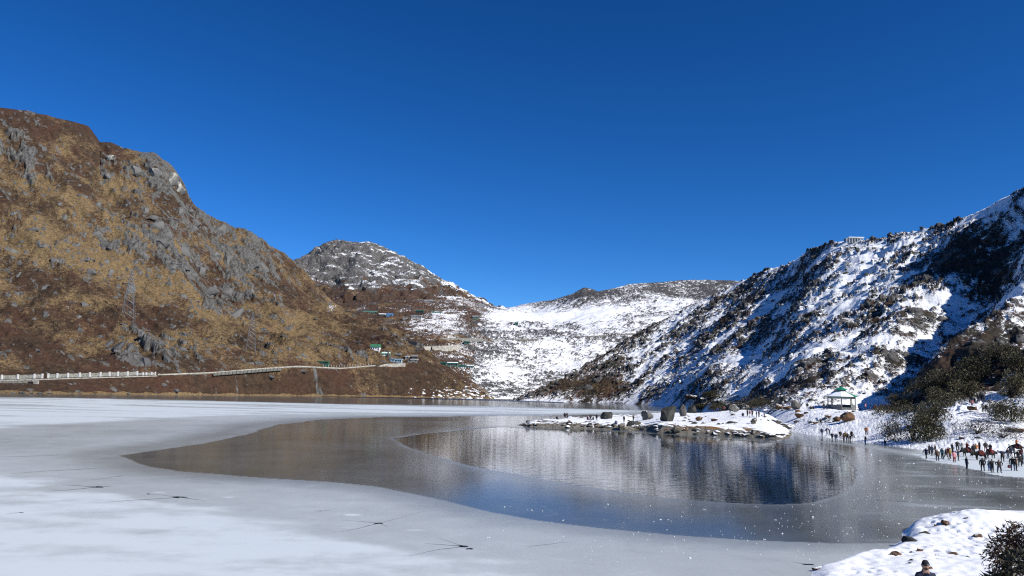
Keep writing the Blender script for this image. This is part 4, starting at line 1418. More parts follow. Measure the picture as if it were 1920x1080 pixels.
ze = 21.5 * kp                                   # eaves height
loft('plinth', [ring(Rr * 1.06, -1.4), ring(Rr * 1.06, .30)], M_SHADE, pav)
for i, (x, y, z) in enumerate(ring(Rr, .3)):
    box('post', (.30, .30, ze - .55), (x, y, .3), M_PIER, pav, rz=math.atan2(y, x))
loft('lintel', [ring(Rr * 1.05, ze - .55), ring(Rr * 1.05, ze - .05), ring(Rr * .97, ze - .05), ring(Rr * .97, ze - .55), ring(Rr * 1.05, ze - .55)], M_PIER, pav, caps=False)
rg = ring(Rr, .3)
for i in range(NS):
    if i in (5, 1):
        continue
    a, c = Vector(rg[i]), Vector(rg[(i + 1) % NS])
    d = c - a
    q = box('bench_wall', (d.length - .34, .14, .75), (a + c) / 2, M_SHADE, pav, rz=math.atan2(d.y, d.x))
zt = 31.5 * kp
roof = loft('roof', [ring(Rr * 1.28, ze - .04), ring(Rr * 1.28, ze + .06), ring(Rr * .34, zt)], M_ROOFG, pav)
nn = [math.cos(math.pi / 8 + 2 * math.pi * (i + .5) / NS) for i in range(NS)]
for i in range(NS):                              # snow still lies on the shaded roof faces
    if nn[i] > .5:
        continue
    lo = ring(Rr * 1.28, ze + .15)
    hi = ring(Rr * .36, zt + .06)
    top = .97 if nn[i] < .2 else .45
    V = [Vector(lo[i]), Vector(lo[(i + 1) % NS]), Vector(lo[(i + 1) % NS]).lerp(Vector(hi[(i + 1) % NS]), top if nn[i] < .2 else .25), Vector(lo[i]).lerp(Vector(hi[i]), top)]
    V2 = [v - Vector((0, 0, .14)) for v in V]
    link('roof_snow', raw_mesh('roof_snow', [tuple(v) for v in V + V2], [(0, 1, 2, 3), (0, 4, 5, 1), (1, 5, 6, 2), (2, 6, 7, 3), (3, 7, 4, 0)]), M_SNOW, roof)
loft('cupola', [ring(Rr * .34, zt - .1), ring(Rr * .34, zt + .38)], M_SHADE, pav)
z2 = zt + .38
cup = loft('cupola_roof', [ring(Rr * .50, z2), ring(Rr * .50, z2 + .07), ring(.04, 40.5 * kp)], M_ROOFG, pav)

# ------------------------------------------------------------------ people
def skin_mesh(name, pts, edges, rads, labels, sub=1, root=0):
    """grow one continuous surface over a skeleton; faces take the material slot of the nearest bone"""
    me = bpy.data.meshes.new(name + '_skeleton')
    me.from_pydata(pts, edges, [])
    o = bpy.data.objects.new(name, me)
    COL.objects.link(o)
    md = o.modifiers.new('skin', 'SKIN')
    md.use_smooth_shade = True
    for i, r in enumerate(rads):
        sv = me.skin_vertices[0].data[i]
        sv.radius = r if isinstance(r, tuple) else (r, r)
        sv.use_root = (i == root)
    sb = o.modifiers.new('sub', 'SUBSURF')
    sb.levels = sb.render_levels = sub
    dg = bpy.context.evaluated_depsgraph_get()
    out = bpy.data.meshes.new_from_object(o.evaluated_get(dg))
    out.name = name
    bpy.data.objects.remove(o)
    bpy.data.meshes.remove(me)
    P_ = [Vector(p) for p in pts]
    idx = []
    for f in out.polygons:
        c = f.center
        best, bi = 1e9, 0
        for (a, b_), lb in zip(edges, labels):
            ab = P_[b_] - P_[a]
            t = max(0, min(1, (c - P_[a]).dot(ab) / (ab.length_squared + 1e-9)))
            ra = rads[a][0] if isinstance(rads[a], tuple) else rads[a]
            rb = rads[b_][0] if isinstance(rads[b_], tuple) else rads[b_]
            dd = (c - P_[a] - ab * t).length - (ra * (1 - t) + rb * t) * .8
            if dd < best:
                best, bi = dd, lb
        idx.append(bi)
    out.polygons.foreach_set('material_index', idx)
    return out


def person_mesh(name, pose):
    """slots: 0 coat, 1 trousers, 2 skin, 3 shoes, 4 hair"""
    P_, E, R_, L = [], [], [], []

    def v(x, y, z, r):
        P_.append((x, y, z))
        R_.append(r)
        return len(P_) - 1

    def e(a, b_, lab):
        E.append((a, b_))
        L.append(lab)
    sit = pose in ('sit', 'ride')
    bend = pose == 'bend'
    hz = .93 if not sit else (.22 if pose == 'sit' else .10)
    lean = .38 if bend else .0
    pel = v(0, 0, hz, (.17, .13))
    wa = v(0, -.30 * lean, hz + .20, (.165, .125))
    ch = v(0, -1.0 * lean, hz + .40 - .25 * lean, (.20, .135))
    nk = v(0, -1.30 * lean, hz + .56 - .45 * lean, (.075, .075))
    hd = v(0, -1.50 * lean - .01, hz + .66 - .5 * lean, (.085, .10))
    tp = v(0, -1.60 * lean + .01, hz + .78 - .55 * lean, (.075, .085))
    e(pel, wa, 0), e(wa, ch, 0), e(ch, nk, 0), e(nk, hd, 2), e(hd, tp, 4)
    for s in (-1, 1):
        hip = v(.10 * s, 0, hz - .06, .105)
        e(pel, hip, 1)
        if pose == 'sit':
            kn, an, toe = v(.14 * s, -.40, .30, .075), v(.13 * s, -.62, .06, .05), v(.13 * s, -.75, .04, .045)
        elif pose == 'ride':
            kn, an, toe = v(.34 * s, -.26, -.12, .075), v(.36 * s, -.18, -.52, .05), v(.37 * s, -.32, -.56, .045)
        elif pose == 'walk':
            kn, an, toe = v(.10 * s, -.16 * s - .03, .50, .07), v(.10 * s, -.26 * s + .05, .08, .05), v(.10 * s, -.26 * s - .10, .045, .045)
        else:
            st = .12 if pose != 'akimbo' else .18
            kn, an, toe = v(st * s, -.02, .50, .07), v((st + .01) * s, .02, .08, .05), v((st + .03) * s, -.13, .045, .045)
        e(hip, kn, 1), e(kn, an, 1), e(an, toe, 3)
        sh = v(.19 * s, -1.05 * lean, hz + .48 - .3 * lean, .075)
        e(ch, sh, 0)
        if pose in ('sit', 'ride'):
            el, wr = v(.25 * s, -.10, hz + .24, .055), v(.14 * s, -.30, hz + .20, .042)
        elif pose == 'akimbo':
            el, wr = v(.42 * s, .02, hz + .27, .055), v(.30 * s, -.04, hz + .06, .042)
        elif pose == 'point' and s == 1:
            el, wr = v(.42 * s, -.10, hz + .38, .055), v(.62 * s, -.16, hz + .44, .042)
        elif pose == 'raise' and s == 1:
            el, wr = v(.36 * s, -.10, hz + .42, .055), v(.42 * s, -.14, hz + .68, .042)
        elif pose == 'photo':
            el, wr = v(.27 * s, -.20, hz + .32, .055), v(.09 * s, -.36, hz + .52, .042)
        elif pose == 'bend':
            el, wr = v(.24 * s, -.62, hz + .10, .055), v(.18 * s, -.72, hz - .14, .042)
        elif pose == 'walk':
            el, wr = v(.27 * s, .14 * s, hz + .22, .055), v(.27 * s, .10 * s - .12, hz + .02, .042)
        else:
            el, wr = v(.27 * s, .03, hz + .22, .055), v(.25 * s, -.06, hz - .02, .042)
        e(sh, el, 0), e(el, wr, 0)
        d = (Vector(P_[wr]) - Vector(P_[el])).normalized()
        sd_ = d.cross(Vector((s, .2, 0))).normalized()
        pa = Vector(P_[wr]) + d * .09
        pm = v(*pa, (.034, .034))
        e(wr, pm, 2)
        for q, ln in ((-1.5, .055), (-.5, .075), (.5, .08), (1.5, .065)):
            tip = v(*(pa + d * ln + sd_ * q * .017 + Vector((-s * .012, 0, 0))), .009)
            e(pm, tip, 2)
        th = v(*(Vector(P_[wr]) + d * .05 + sd_ * -.06), .010)
        e(wr, th, 2)
    me = skin_mesh(name, P_, E, R_, L, 1)
    return me


POSES = {}
for ps in ('stand', 'walk', 'sit', 'ride', 'akimbo', 'point', 'raise', 'photo', 'bend'):
    POSES[ps] = person_mesh('person_' + ps, ps)
    for _ in range(5):
        POSES[ps].materials.append(None)
CL = dict(black=(.012, .012, .014), navy=(.016, .020, .045), dark=(.022, .020, .020), grey=(.14, .14, .15), brown=(.10, .055, .030), red=(.19, .018, .018), crimson=(.17, .015, .022), pink=(.55, .22, .24),
          cream=(.62, .56, .42), orange=(.55, .17, .035), teal=(.06, .14, .15), blue=(.03, .07, .20), jeans=(.06, .09, .15), gold=(.32, .20, .05), white=(.72, .72, .70), maroon=(.09, .018, .018), cyan=(.12, .42, .46))
CM = {c: plain('cloth_' + c, v, .9, .2, 6.0) for c, v in CL.items()}
M_SKIN = [plain('skin_a', (.42, .25, .165), .55, .08, 8), plain('skin_b', (.30, .165, .10), .55, .08, 8)]
M_SHOE = plain('shoe_leather', (.02, .018, .016), .5, .2)
M_HAIR = plain('black_hair', (.010, .009, .008), .5, .2, 20)
ORD = ['first', 'second', 'third', 'fourth', 'fifth', 'sixth', 'seventh', 'eighth', 'ninth', 'tenth', 'eleventh', 'twelfth', 'thirteenth', 'fourteenth', 'fifteenth', 'sixteenth', 'seventeenth', 'eighteenth', 'nineteenth',
       'twentieth', 'twenty-first', 'twenty-second', 'twenty-third', 'twenty-fourth', 'twenty-fifth', 'twenty-sixth', 'twenty-seventh', 'twenty-eighth', 'twenty-ninth', 'thirtieth', 'thirty-first', 'thirty-second',
       'thirty-third', 'thirty-fourth', 'thirty-fifth', 'thirty-sixth', 'thirty-seventh', 'thirty-eighth']
HOW = dict(stand='standing', walk='walking', sit='sitting', ride='riding', akimbo='elbows out', point='one arm out', raise_='', photo='hands raised to face', bend='bending down')
HOW['raise'] = 'one arm up'


def person(px, py, pose, coat, legs, label, group, where='ice', sc=1.0, rz=None, lift=0.0):
    if where == 'ice':
        g = ground(np.array(float(px)), np.array(float(py)), .03)
        p = Vector(map(float, g))
        q = any_spot(px, py, ('right',))
        if q.y < p.y and abs(float(project(np.array(q))[1]) - py) < 3:
            p = q
    elif where == 'point':
        p = on_shore(px, py)
    else:
        p = any_spot(px, py, ('right',))
    o = bpy.data.objects.new('person', POSES[pose])
    COL.objects.link(o)
    for i, mt in enumerate((CM[coat], CM[legs], rnd.choice(M_SKIN), M_SHOE, rnd.choice((M_HAIR, M_HAIR, CM['dark'], CM['black'])))):
        o.material_slots[i].link = 'OBJECT'
        o.material_slots[i].material = mt
    o.location = p + Vector((0, 0, lift))
    o.rotation_euler = (0, 0, rnd.uniform(0, 6.28) if rz is None else rad(rz))
    s = sc * rnd.uniform(.97, 1.03)
    o.scale = (s * 1.3, s * 1.3, s)
    tag(o, label, 'person', group)
    return o


def people(rows, phrase, group, where):
    rows = sorted(rows, key=lambda r: r[0])
    for i, r in enumerate(rows):
        px, py, pose, coat, legs = r[:5]
        opt = r[5] if len(r) > 5 else {}
        person(px, py, pose, coat, legs, f"person in {coat}, {HOW[pose]}, {ORD[i]} from left {phrase}", group, where, **opt)


people([(1737, 860.5, 'walk', 'navy', 'dark', dict(rz=-60)), (1743, 852, 'stand', 'black', 'black'), (1748, 855, 'stand', 'grey', 'dark'), (1754, 853, 'stand', 'dark', 'black'), (1758, 865, 'stand', 'brown', 'black', dict(rz=170)),
        (1767, 860.5, 'stand', 'teal', 'black'), (1774, 862, 'walk', 'black', 'grey', dict(rz=40)), (1778.5, 857, 'stand', 'red', 'crimson', dict(sc=.9)), (1782, 861, 'stand', 'gold', 'brown'), (1789.5, 867, 'stand', 'pink', 'red', dict(rz=20)),
        (1786, 850, 'stand', 'navy', 'dark'), (1795.5, 846, 'stand', 'dark', 'black'), (1797, 864, 'stand', 'black', 'dark'), (1804, 849, 'photo', 'cream', 'navy', dict(rz=100)),
        (1813, 880.5, 'stand', 'navy', 'navy', dict(rz=80)), (1826, 854, 'stand', 'black', 'black', dict(sc=1.08)), (1830.5, 851, 'stand', 'orange', 'white', dict(sc=.95)), (1837, 848, 'raise', 'dark', 'black'),
        (1843, 884, 'stand', 'black', 'black', dict(rz=170, sc=1.05)), (1848.5, 849, 'stand', 'dark', 'maroon'), (1855.5, 883, 'stand', 'jeans', 'blue', dict(sc=.85)), (1860.5, 886, 'point', 'black', 'black', dict(rz=20)),
        (1874, 887, 'akimbo', 'dark', 'navy', dict(rz=10)), (1880, 866.5, 'raise', 'dark', 'black', dict(rz=160)), (1890, 860, 'stand', 'black', 'jeans'), (1896, 856, 'stand', 'navy', 'black'), (1903, 859, 'stand', 'grey', 'dark'),
        (1899.5, 882.5, 'stand', 'black', 'jeans', dict(rz=-40, sc=1.05)), (1906, 883, 'stand', 'brown', 'black', dict(rz=60, sc=1.05)), (1913, 875, 'stand', 'dark', 'black'), (1918, 871, 'stand', 'teal', 'navy'), (1914, 862, 'stand', 'maroon', 'dark'),
        (1908.5, 866, 'walk', 'black', 'grey')],
       'in the ice-edge crowd', 'crowd at the ice edge', 'ice')
people([(1533, 796, 'bend', 'blue', 'dark'), (1539, 799, 'stand', 'dark', 'dark'), (1541, 817.5, 'stand', 'navy', 'dark'), (1550, 815, 'stand', 'dark', 'black', dict(sc=.8)), (1555.5, 815.5, 'bend', 'black', 'dark'),
        (1560.5, 827, 'walk', 'navy', 'black'), (1568, 828.5, 'stand', 'navy', 'blue'), (1576, 824.5, 'stand', 'black', 'dark'), (1581.5, 827, 'stand', 'brown', 'black'), (1585.5, 827, 'stand', 'gold', 'dark'),
        (1589.6, 828.5, 'stand', 'black', 'black'), (1594, 827.5, 'bend', 'dark', 'black'), (1597, 823.5, 'stand', 'brown', 'dark'), (1624.6, 816.7, 'stand', 'orange', 'brown'), (1623, 835, 'akimbo', 'dark', 'blue'), (1659.6, 836, 'stand', 'white', 'dark')],
       'of those on the snow beach', 'people on the snow beach', 'hill')
people([(1514, 767.5, 'stand', 'black', 'dark'), (1520, 768, 'sit', 'dark', 'dark'), (1526, 768, 'sit', 'maroon', 'black'), (1545, 769, 'stand', 'black', 'navy'), (1551, 769, 'stand', 'navy', 'black'), (1611, 770, 'sit', 'navy', 'dark'), (1623, 770, 'stand', 'pink', 'dark'),
        (1637.6, 770, 'bend', 'maroon', 'dark'), (1664, 770.5, 'point', 'black', 'dark', dict(rz=180)), (1676, 764, 'stand', 'orange', 'dark'), (1682, 770.5, 'stand', 'black', 'black'), (1689, 770, 'bend', 'dark', 'black'), (1711, 754, 'sit', 'orange', 'black'), (1719, 770, 'stand', 'dark', 'navy')],
       'along the path past the pavilion', 'people along the path by the pavilion', 'hill')
people([(1044, 786.5, 'sit', 'black', 'dark'), (1059, 785, 'stand', 'black', 'black'), (1063.5, 785, 'stand', 'dark', 'black'), (1101.5, 788, 'sit', 'crimson', 'dark'), (1107, 788, 'stand', 'dark', 'black'), (1112.5, 788.5, 'sit', 'navy', 'dark'), (1118.5, 788.5, 'stand', 'black', 'navy'),
        (1155, 796, 'sit', 'blue', 'navy'), (1170, 792, 'stand', 'black', 'dark'), (1187.5, 790, 'stand', 'dark', 'brown')],
       'on the low rocky point', 'people on the rocky point', 'point')
people([(1345.6, 773.5, 'stand', 'blue', 'navy'), (1350, 773, 'stand', 'navy', 'dark'), (1358, 771, 'stand', 'crimson', 'dark'), (1369, 777, 'stand', 'black', 'black'), (1393, 781, 'sit', 'navy', 'dark'), (1401.5, 782, 'stand', 'dark', 'dark'), (1406, 782.5, 'stand', 'crimson', 'white'),
        (1410.6, 782, 'point', 'black', 'dark'), (1418.7, 783.5, 'stand', 'navy', 'jeans'), (1423, 783.5, 'stand', 'navy', 'black'), (1433, 783.5, 'stand', 'grey', 'black')],
       'among the boulders behind the ledge', 'people among the shore boulders', 'point')
people([(1774.8, 778, 'sit', 'brown', 'black', dict(sc=1.2)), (1810, 727, 'stand', 'cyan', 'dark'), (1823, 763.5, 'stand', 'pink', 'dark', dict(sc=.9)), (1834.8, 756.5, 'stand', 'black', 'dark'), (1843.7, 775.5, 'stand', 'cream', 'dark'), (1845.5, 753, 'stand', 'navy', 'black'),
        (1849.6, 775, 'stand', 'black', 'navy'), (1852.6, 713, 'sit', 'black', 'dark'), (1860, 711, 'stand', 'dark', 'black', dict(sc=.9)), (1866, 710, 'stand', 'black', 'black'), (1887.4, 777, 'stand', 'dark', 'navy')],
       'on the snowy slope among the shrubs', 'people on the slope above the crowd', 'hill')

# ------------------------------------------------------------------ yaks with saddles, riders, an umbrella, a bag
def yak_mesh():
    P_, E, R_, L = [], [], [], []

    def v(x, y, z, r):
        P_.append((x, y, z))
        R_.append(r)
        return len(P_) - 1

    def e(a, b_, l=0):
        E.append((a, b_))
        L.append(l)
    rump = v(-.72, 0, 1.02, (.30, .33))
    mid = v(-.15, 0, .98, (.36, .40))
    hump = v(.42, 0, 1.12, (.33, .42))
    neck = v(.80, 0, 1.02, (.20, .25))
    head = v(1.12, 0, .86, (.14, .16))
    muz = v(1.34, 0, .68, (.085, .09))
    e(rump, mid), e(mid, hump), e(hump, neck), e(neck, head), e(head, muz)
    t1, t2 = v(-1.02, 0, .90, .07), v(-1.12, 0, .45, .13)
    t3 = v(-1.10, 0, .28, .05)
    e(rump, t1), e(t1, t2), e(t2, t3)
    for s in (-1, 1):
        a, b_, c, d = v(.45, .20 * s, .72, .16), v(.48, .21 * s, .42, .085), v(.45, .21 * s, .12, .06), v(.50, .21 * s, .03, .065)
        e(hump, a), e(a, b_), e(b_, c), e(c, d, 1)
        a, b_, c, d = v(-.62, .21 * s, .75, .18), v(-.78, .22 * s, .44, .085), v(-.72, .22 * s, .12, .06), v(-.67, .22 * s, .03, .065)
        e(rump, a), e(a, b_), e(b_, c), e(c, d, 1)
        h1 = v(-.15, .26 * s, .62, (.26, .12))
        e(mid, h1)
        er = v(1.06, .22 * s, .92, .035)
        e(head, er)
    return skin_mesh('yak_body', P_, E, R_, L, 1)


M_YAK = plain('black_wool', (.012, .010, .009), .95, .5, 9.0, bump=.8)
M_HOOF = plain('hoof', (.03, .027, .024), .6, .2)
M_HORN = plain('horn', (.10, .09, .075), .4, .3)
M_BLANKET = plain('red_saddle_cloth', (.115, .012, .011), .9, .4, 5.0)
YB = yak_mesh()
YB.materials.append(M_YAK)
YB.materials.append(M_HOOF)
V, F = [], []
for i in range(11):                              # saddle cloth hanging over the back
    t = -1.9 + 3.8 * i / 10
    for x in (-.50, .22):
        V.append((x, .44 * math.sin(t), .97 + .44 * math.cos(t) * (1 if abs(t) < 1.5 else .9)))
F = [(2 * i, 2 * i + 1, 2 * i + 3, 2 * i + 2) for i in range(10)]
BLK = raw_mesh('saddle_cloth', V, F, True)
BLK.materials.append(M_BLANKET)
V, F = [], []
for (px, py, rz, lab) in ((1814, 856, 185, 'black yak with a red saddle cloth on the left of the crowd'), (1838, 863, 170, 'black yak with red saddle cloth in the middle, beside the umbrella'), (1858, 860, 15, 'black yak with a red saddle cloth on the right, head to the right'),
                          (1907, 851, 160, 'yak standing furthest right behind the crowd')):
    g = Vector(map(float, ground(np.array(float(px)), np.array(float(py)), .03)))
    q = any_spot(px, py, ('right',))
    g = q if q.y < g.y else g
    root = empty('yak', g, rad(rz))
    tag(root, lab, 'yak', 'yaks with saddles')
    link('body', YB, None, root)
    for s in (-1, 1):
        hs_ = [Vector((1.08, .10 * s, 1.00)), Vector((1.06, .30 * s, 1.04)), Vector((1.10, .42 * s, 1.20)), Vector((1.06, .36 * s, 1.38))]
        link('horn', bar_mesh('horn', [(hs_[i], hs_[i + 1]) for i in range(3)], .035), M_HORN, root)
    sdl = link('saddle_cloth', BLK, None, root)
    box('saddle', (.50, .42, .12), (-.12, 0, 1.40), plain('saddle_leather', (.10, .03, .02), .6, .3), root)
for (px, py, rz, coat, legs, lab) in ((1814, 856, 95, 'red', 'black', 'person in red coat riding the leftmost yak'), (1858, 860, -75, 'black', 'red', 'person in black coat riding the yak whose head points right'),
                                      (1907, 851, 70, 'orange', 'dark', 'person in an orange-yellow coat riding high at the right edge of the crowd')):
    o = person(px, py, 'ride', coat, legs, lab, 'yak riders', 'ice', rz=rz)
    o.location.z += 1.45
g = any_spot(1837, 848, ('right',))
um = empty('umbrella', g + Vector((.05, 0, 0)))
tag(um, 'open dark umbrella held above the yaks in the crowd', 'umbrella')
link('shaft', bar_mesh('shaft', [((-.3, -.1, 1.25), (-.35, -.1, 2.55))], .015), M_STEEL, um)
V = [(-.35, -.1, 2.55)] + [(-.35 + .68 * math.cos(math.pi * i / 4), -.1 + .68 * math.sin(math.pi * i / 4), 2.22) for i in range(8)] + [(-.35 + .38 * math.cos(math.pi * i / 4), -.1 + .38 * math.sin(math.pi * i / 4), 2.45) for i in range(8)]
F = [(0, 9 + i, 9 + (i + 1) % 8) for i in range(8)] + [(9 + i, 1 + i, 1 + (i + 1) % 8, 9 + (i + 1) % 8) for i in range(8)]
link('canopy', raw_mesh('canopy', V, F, True), CM['black'], um)
g = ground(np.array(1894.0), np.array(877.5), .03)
bag = link('bag', with_mat(rock_mesh('bag', 77, 2, 4, .9), CM['maroon']))
bag.scale = (.34, .26, .30)
bag.location = (f32(g[0]), f32(g[1]), .24)
tag(bag, 'dark red bag on the snow beside the person in jeans', 'bag')

# ------------------------------------------------------------------ the man in the beanie, close by at the lower edge
hp_ = at(np.array(1735.0), np.array(1062.0), np.array(21.0))
MAN = Vector(map(float, hp_)) - Vector((0, 0, 1.62))
man = link('person', POSES['stand'].copy(), None)
for i, mt in enumerate((CM['navy'], CM['dark'], M_SKIN[1], M_SHOE, M_SKIN[1])):
    man.material_slots[i].link = 'OBJECT'
    man.material_slots[i].material = mt
man.location = MAN
man.rotation_euler = (0, 0, rad(-12))
tag(man, 'bearded man in a dark beanie and navy jacket in front of the snow bank', 'person')
M_BEANIE = plain('dark_knit', (.016, .014, .022), .95, .35, 30, bump=.4)
M_BEARD = plain('beard', (.030, .016, .010), .8, .3, 30)
bm = bmesh.new()                                 # the head is shaped on its own: skull, jaw, nose, brow, ears
bmesh.ops.create_uvsphere(bm, u_segments=28, v_segments=20, radius=1)
for q in bm.verts:
    x, y, z = q.co
    w = .080 * (1 - .20 * max(0, -z)) + .004
    yy = y * .098
    if z < -.2 and y < 0:
        yy *= 1 + .10 * min(1, -z)
    q.co = Vector((x * w, yy, z * .122))
    if y < -.6:
        nose = math.exp(-(x / .16) ** 2 - ((z + .08) / .22) ** 2)
        q.co.y -= .026 * nose
        q.co.y += .012 * (math.exp(-((x - .36) / .16) ** 2 - ((z - .10) / .12) ** 2) + math.exp(-((x + .36) / .16) ** 2 - ((z - .10) / .12) ** 2))
        q.co.y += .005 * math.exp(-(x / .3) ** 2 - ((z + .48) / .07) ** 2)
me = bpy.data.meshes.new('head')
bm.to_mesh(me)
bm.free()
for c in (M_SKIN[1], M_BEARD):
    me.materials.append(c)
me.polygons.foreach_set('use_smooth', [True] * len(me.polygons))
for f in me.polygons:
    c = f.center
    if c.z < -.030 and c.y < .03 and not (abs(c.x) < .022 and -.062 < c.z < -.048):
        f.material_index = 1
head = link('head', me, None, man)
head.location = (0, -.015, 1.635)
for s in (-1, 1):
    eo = link('ear', with_mat(rock_mesh('ear', 31, 2, 2, 1.0), M_SKIN[1]), None, head)
    eo.scale = (.014, .022, .032)
    eo.location = (s * .080, .008, -.01)
    ey = link('eye', with_mat(rock_mesh('eye', 32, 2, 0, 1.0), plain('eye_dark', (.02, .015, .012), .2, .1)), None, head)
    ey.scale = (.012, .008, .007)
    ey.location = (s * .029, -.083, .012)
V, F = [], []
nr, nc = 7, 24
for j in range(nr):
    t = j / (nr - 1)
    z = .02 + .125 * math.sin(t * math.pi / 2)
    r_ = math.cos(t * math.pi / 2) ** .6 if j < nr - 1 else .02
    for i in range(nc):
        a = 2 * math.pi * i / nc
        V.append((.090 * r_ * math.cos(a), .108 * r_ * math.sin(a), z - (.02 if math.sin(a) > 0 else 0) * (1 - t)))
for j in range(nr - 1):
    F += [(j * nc + i, j * nc + (i + 1) % nc, (j + 1) * nc + (i + 1) % nc, (j + 1) * nc + i) for i in range(nc)]
be = link('beanie', raw_mesh('beanie', V, F, True), M_BEANIE, man)
be.location = (0, -.010, 1.64)
V, F = [], []
for i in range(nc):
    a = 2 * math.pi * i / nc
    for rr, zz_ in ((1.0, -.004), (1.05, -.002), (1.06, .034), (1.0, .038)):
        V.append((.092 * rr * math.cos(a), .110 * rr * math.sin(a), .02 + zz_ - (.02 if math.sin(a) > 0 else 0)))
for i in range(nc):
    for j in range(4):
        F.append((i * 4 + j, ((i + 1) % nc) * 4 + j, ((i + 1) % nc) * 4 + (j + 1) % 4, i * 4 + (j + 1) % 4))
link('cuff', raw_mesh('cuff', V, F, True), M_BEANIE, be)
box('patch', (.035, .006, .012), (.035, -.112, .036), M_WHITE, be)
V, F = [], []
for i in range(nc):
    a = 2 * math.pi * i / nc
    for rr, zz_ in ((.095, 0), (.115, -.05), (.085, .055), (.075, .05)):
        V.append((rr * math.cos(a), rr * .9 * math.sin(a), zz_ + .01 * math.sin(a)))
for i in range(nc):
    for j in range(3):
        F.append((i * 4 + j, ((i + 1) % nc) * 4 + j, ((i + 1) % nc) * 4 + j + 1, i * 4 + j + 1))
co = link('collar', raw_mesh('collar', V, F, True), CM['navy'], man)
co.location = (0, .005, 1.475)

# ------------------------------------------------------------------ shrubs
def leaf_mat(name, c0, c1, c2):
    m, nt, b = new_mat(name)
    k = NT(nt)
    oi = nt.nodes.new('ShaderNodeNewGeometry')
    n = k.noise(.9, 4, .6)
    c = k.mix(k.rng(n, .35, .65), c0, c1)
    c = k.mix(k.rng(oi.outputs['Random Per Island'], .70, 1.0), c, c2)
    k.put(b.inputs['Base Color'], c)
    b.inputs['Roughness'].default_value = .55
    b.inputs['Specular IOR Level'].default_value = .3
    return m


M_LEAF = leaf_mat('olive_leaves', (.034, .034, .017), (.095, .083, .038), (.15, .115, .056))
M_LEAF2 = leaf_mat('sparse_twigs', (.030, .026, .020), (.065, .055, .040), (.11, .095, .075))
M_TWIG = plain('shrub_bark', (.045, .033, .024), .9, .3, 5)


def crown_mesh(name, seed, n, leaf, clumps=14, flat=.62, droop=0.0, long=2.4, density_shell=.75):
    r = random.Random(seed)
    cl = []
    for i in range(clumps):
        a, q = r.uniform(0, 6.28), math.sqrt(r.random()) * .72
        cl.append((Vector((q * math.cos(a), q * math.sin(a), flat * r.uniform(.25, .95) * (1 - .55 * q * q))), r.uniform(.20, .36)))
    V, F = [], []
    for _ in range(n):
        c, cr = r.choice(cl)
        d = Vector((r.gauss(0, 1), r.gauss(0, 1), r.gauss(0, .8) + .25)).normalized()
        p = c + d * cr * (density_shell + (1 - density_shell) * r.random() if r.random() < .8 else r.random())
        p.z = max(.03, p.z)
        ax = (d + Vector((r.gauss(0, .7), r.gauss(0, .7), r.gauss(0, .5) - droop))).normalized()
        sd_ = ax.cross(Vector((r.gauss(0, 1), r.gauss(0, 1), 1))).normalized()
        s = leaf * r.uniform(.6, 1.3)
        i = len(V)
        V += [p, p + ax * s * long * .5 + sd_ * s * .5, p + ax * s * long, p + ax * s * long * .5 - sd_ * s * .5]
        F.append((i, i + 1, i + 2, i + 3))
    return raw_mesh(name, V, F)


def stems_mesh(name, seed, n=12, flat=.62, th=.02):
    r = random.Random(seed)
    V, F = [], []
    for _ in range(n):
        a, q = r.uniform(0, 6.28), r.uniform(.15, .75)
        pts = [Vector((0, 0, -.08)) + Vector((math.cos(a), math.sin(a), 0)) * q * t ** 1.3 + Vector((r.uniform(-.03, .03), r.uniform(-.03, .03), flat * .85 * t)) for t in (0, .35, .7, 1)]
        for j in range(4):
            w = th * (1 - j * .26)
            for k_ in range(4):
                V.append(pts[j] + Vector((math.cos(k_ * 1.571) * w, math.sin(k_ * 1.571) * w, 0)))
        b0 = len(V) - 16
        for j in range(3):
            for k_ in range(4):
                F.append((b0 + 4 * j + k_, b0 + 4 * j + (k_ + 1) % 4, b0 + 4 * j + 4 + (k_ + 1) % 4, b0 + 4 * j + 4 + k_))
    return raw_mesh(name, V, F)


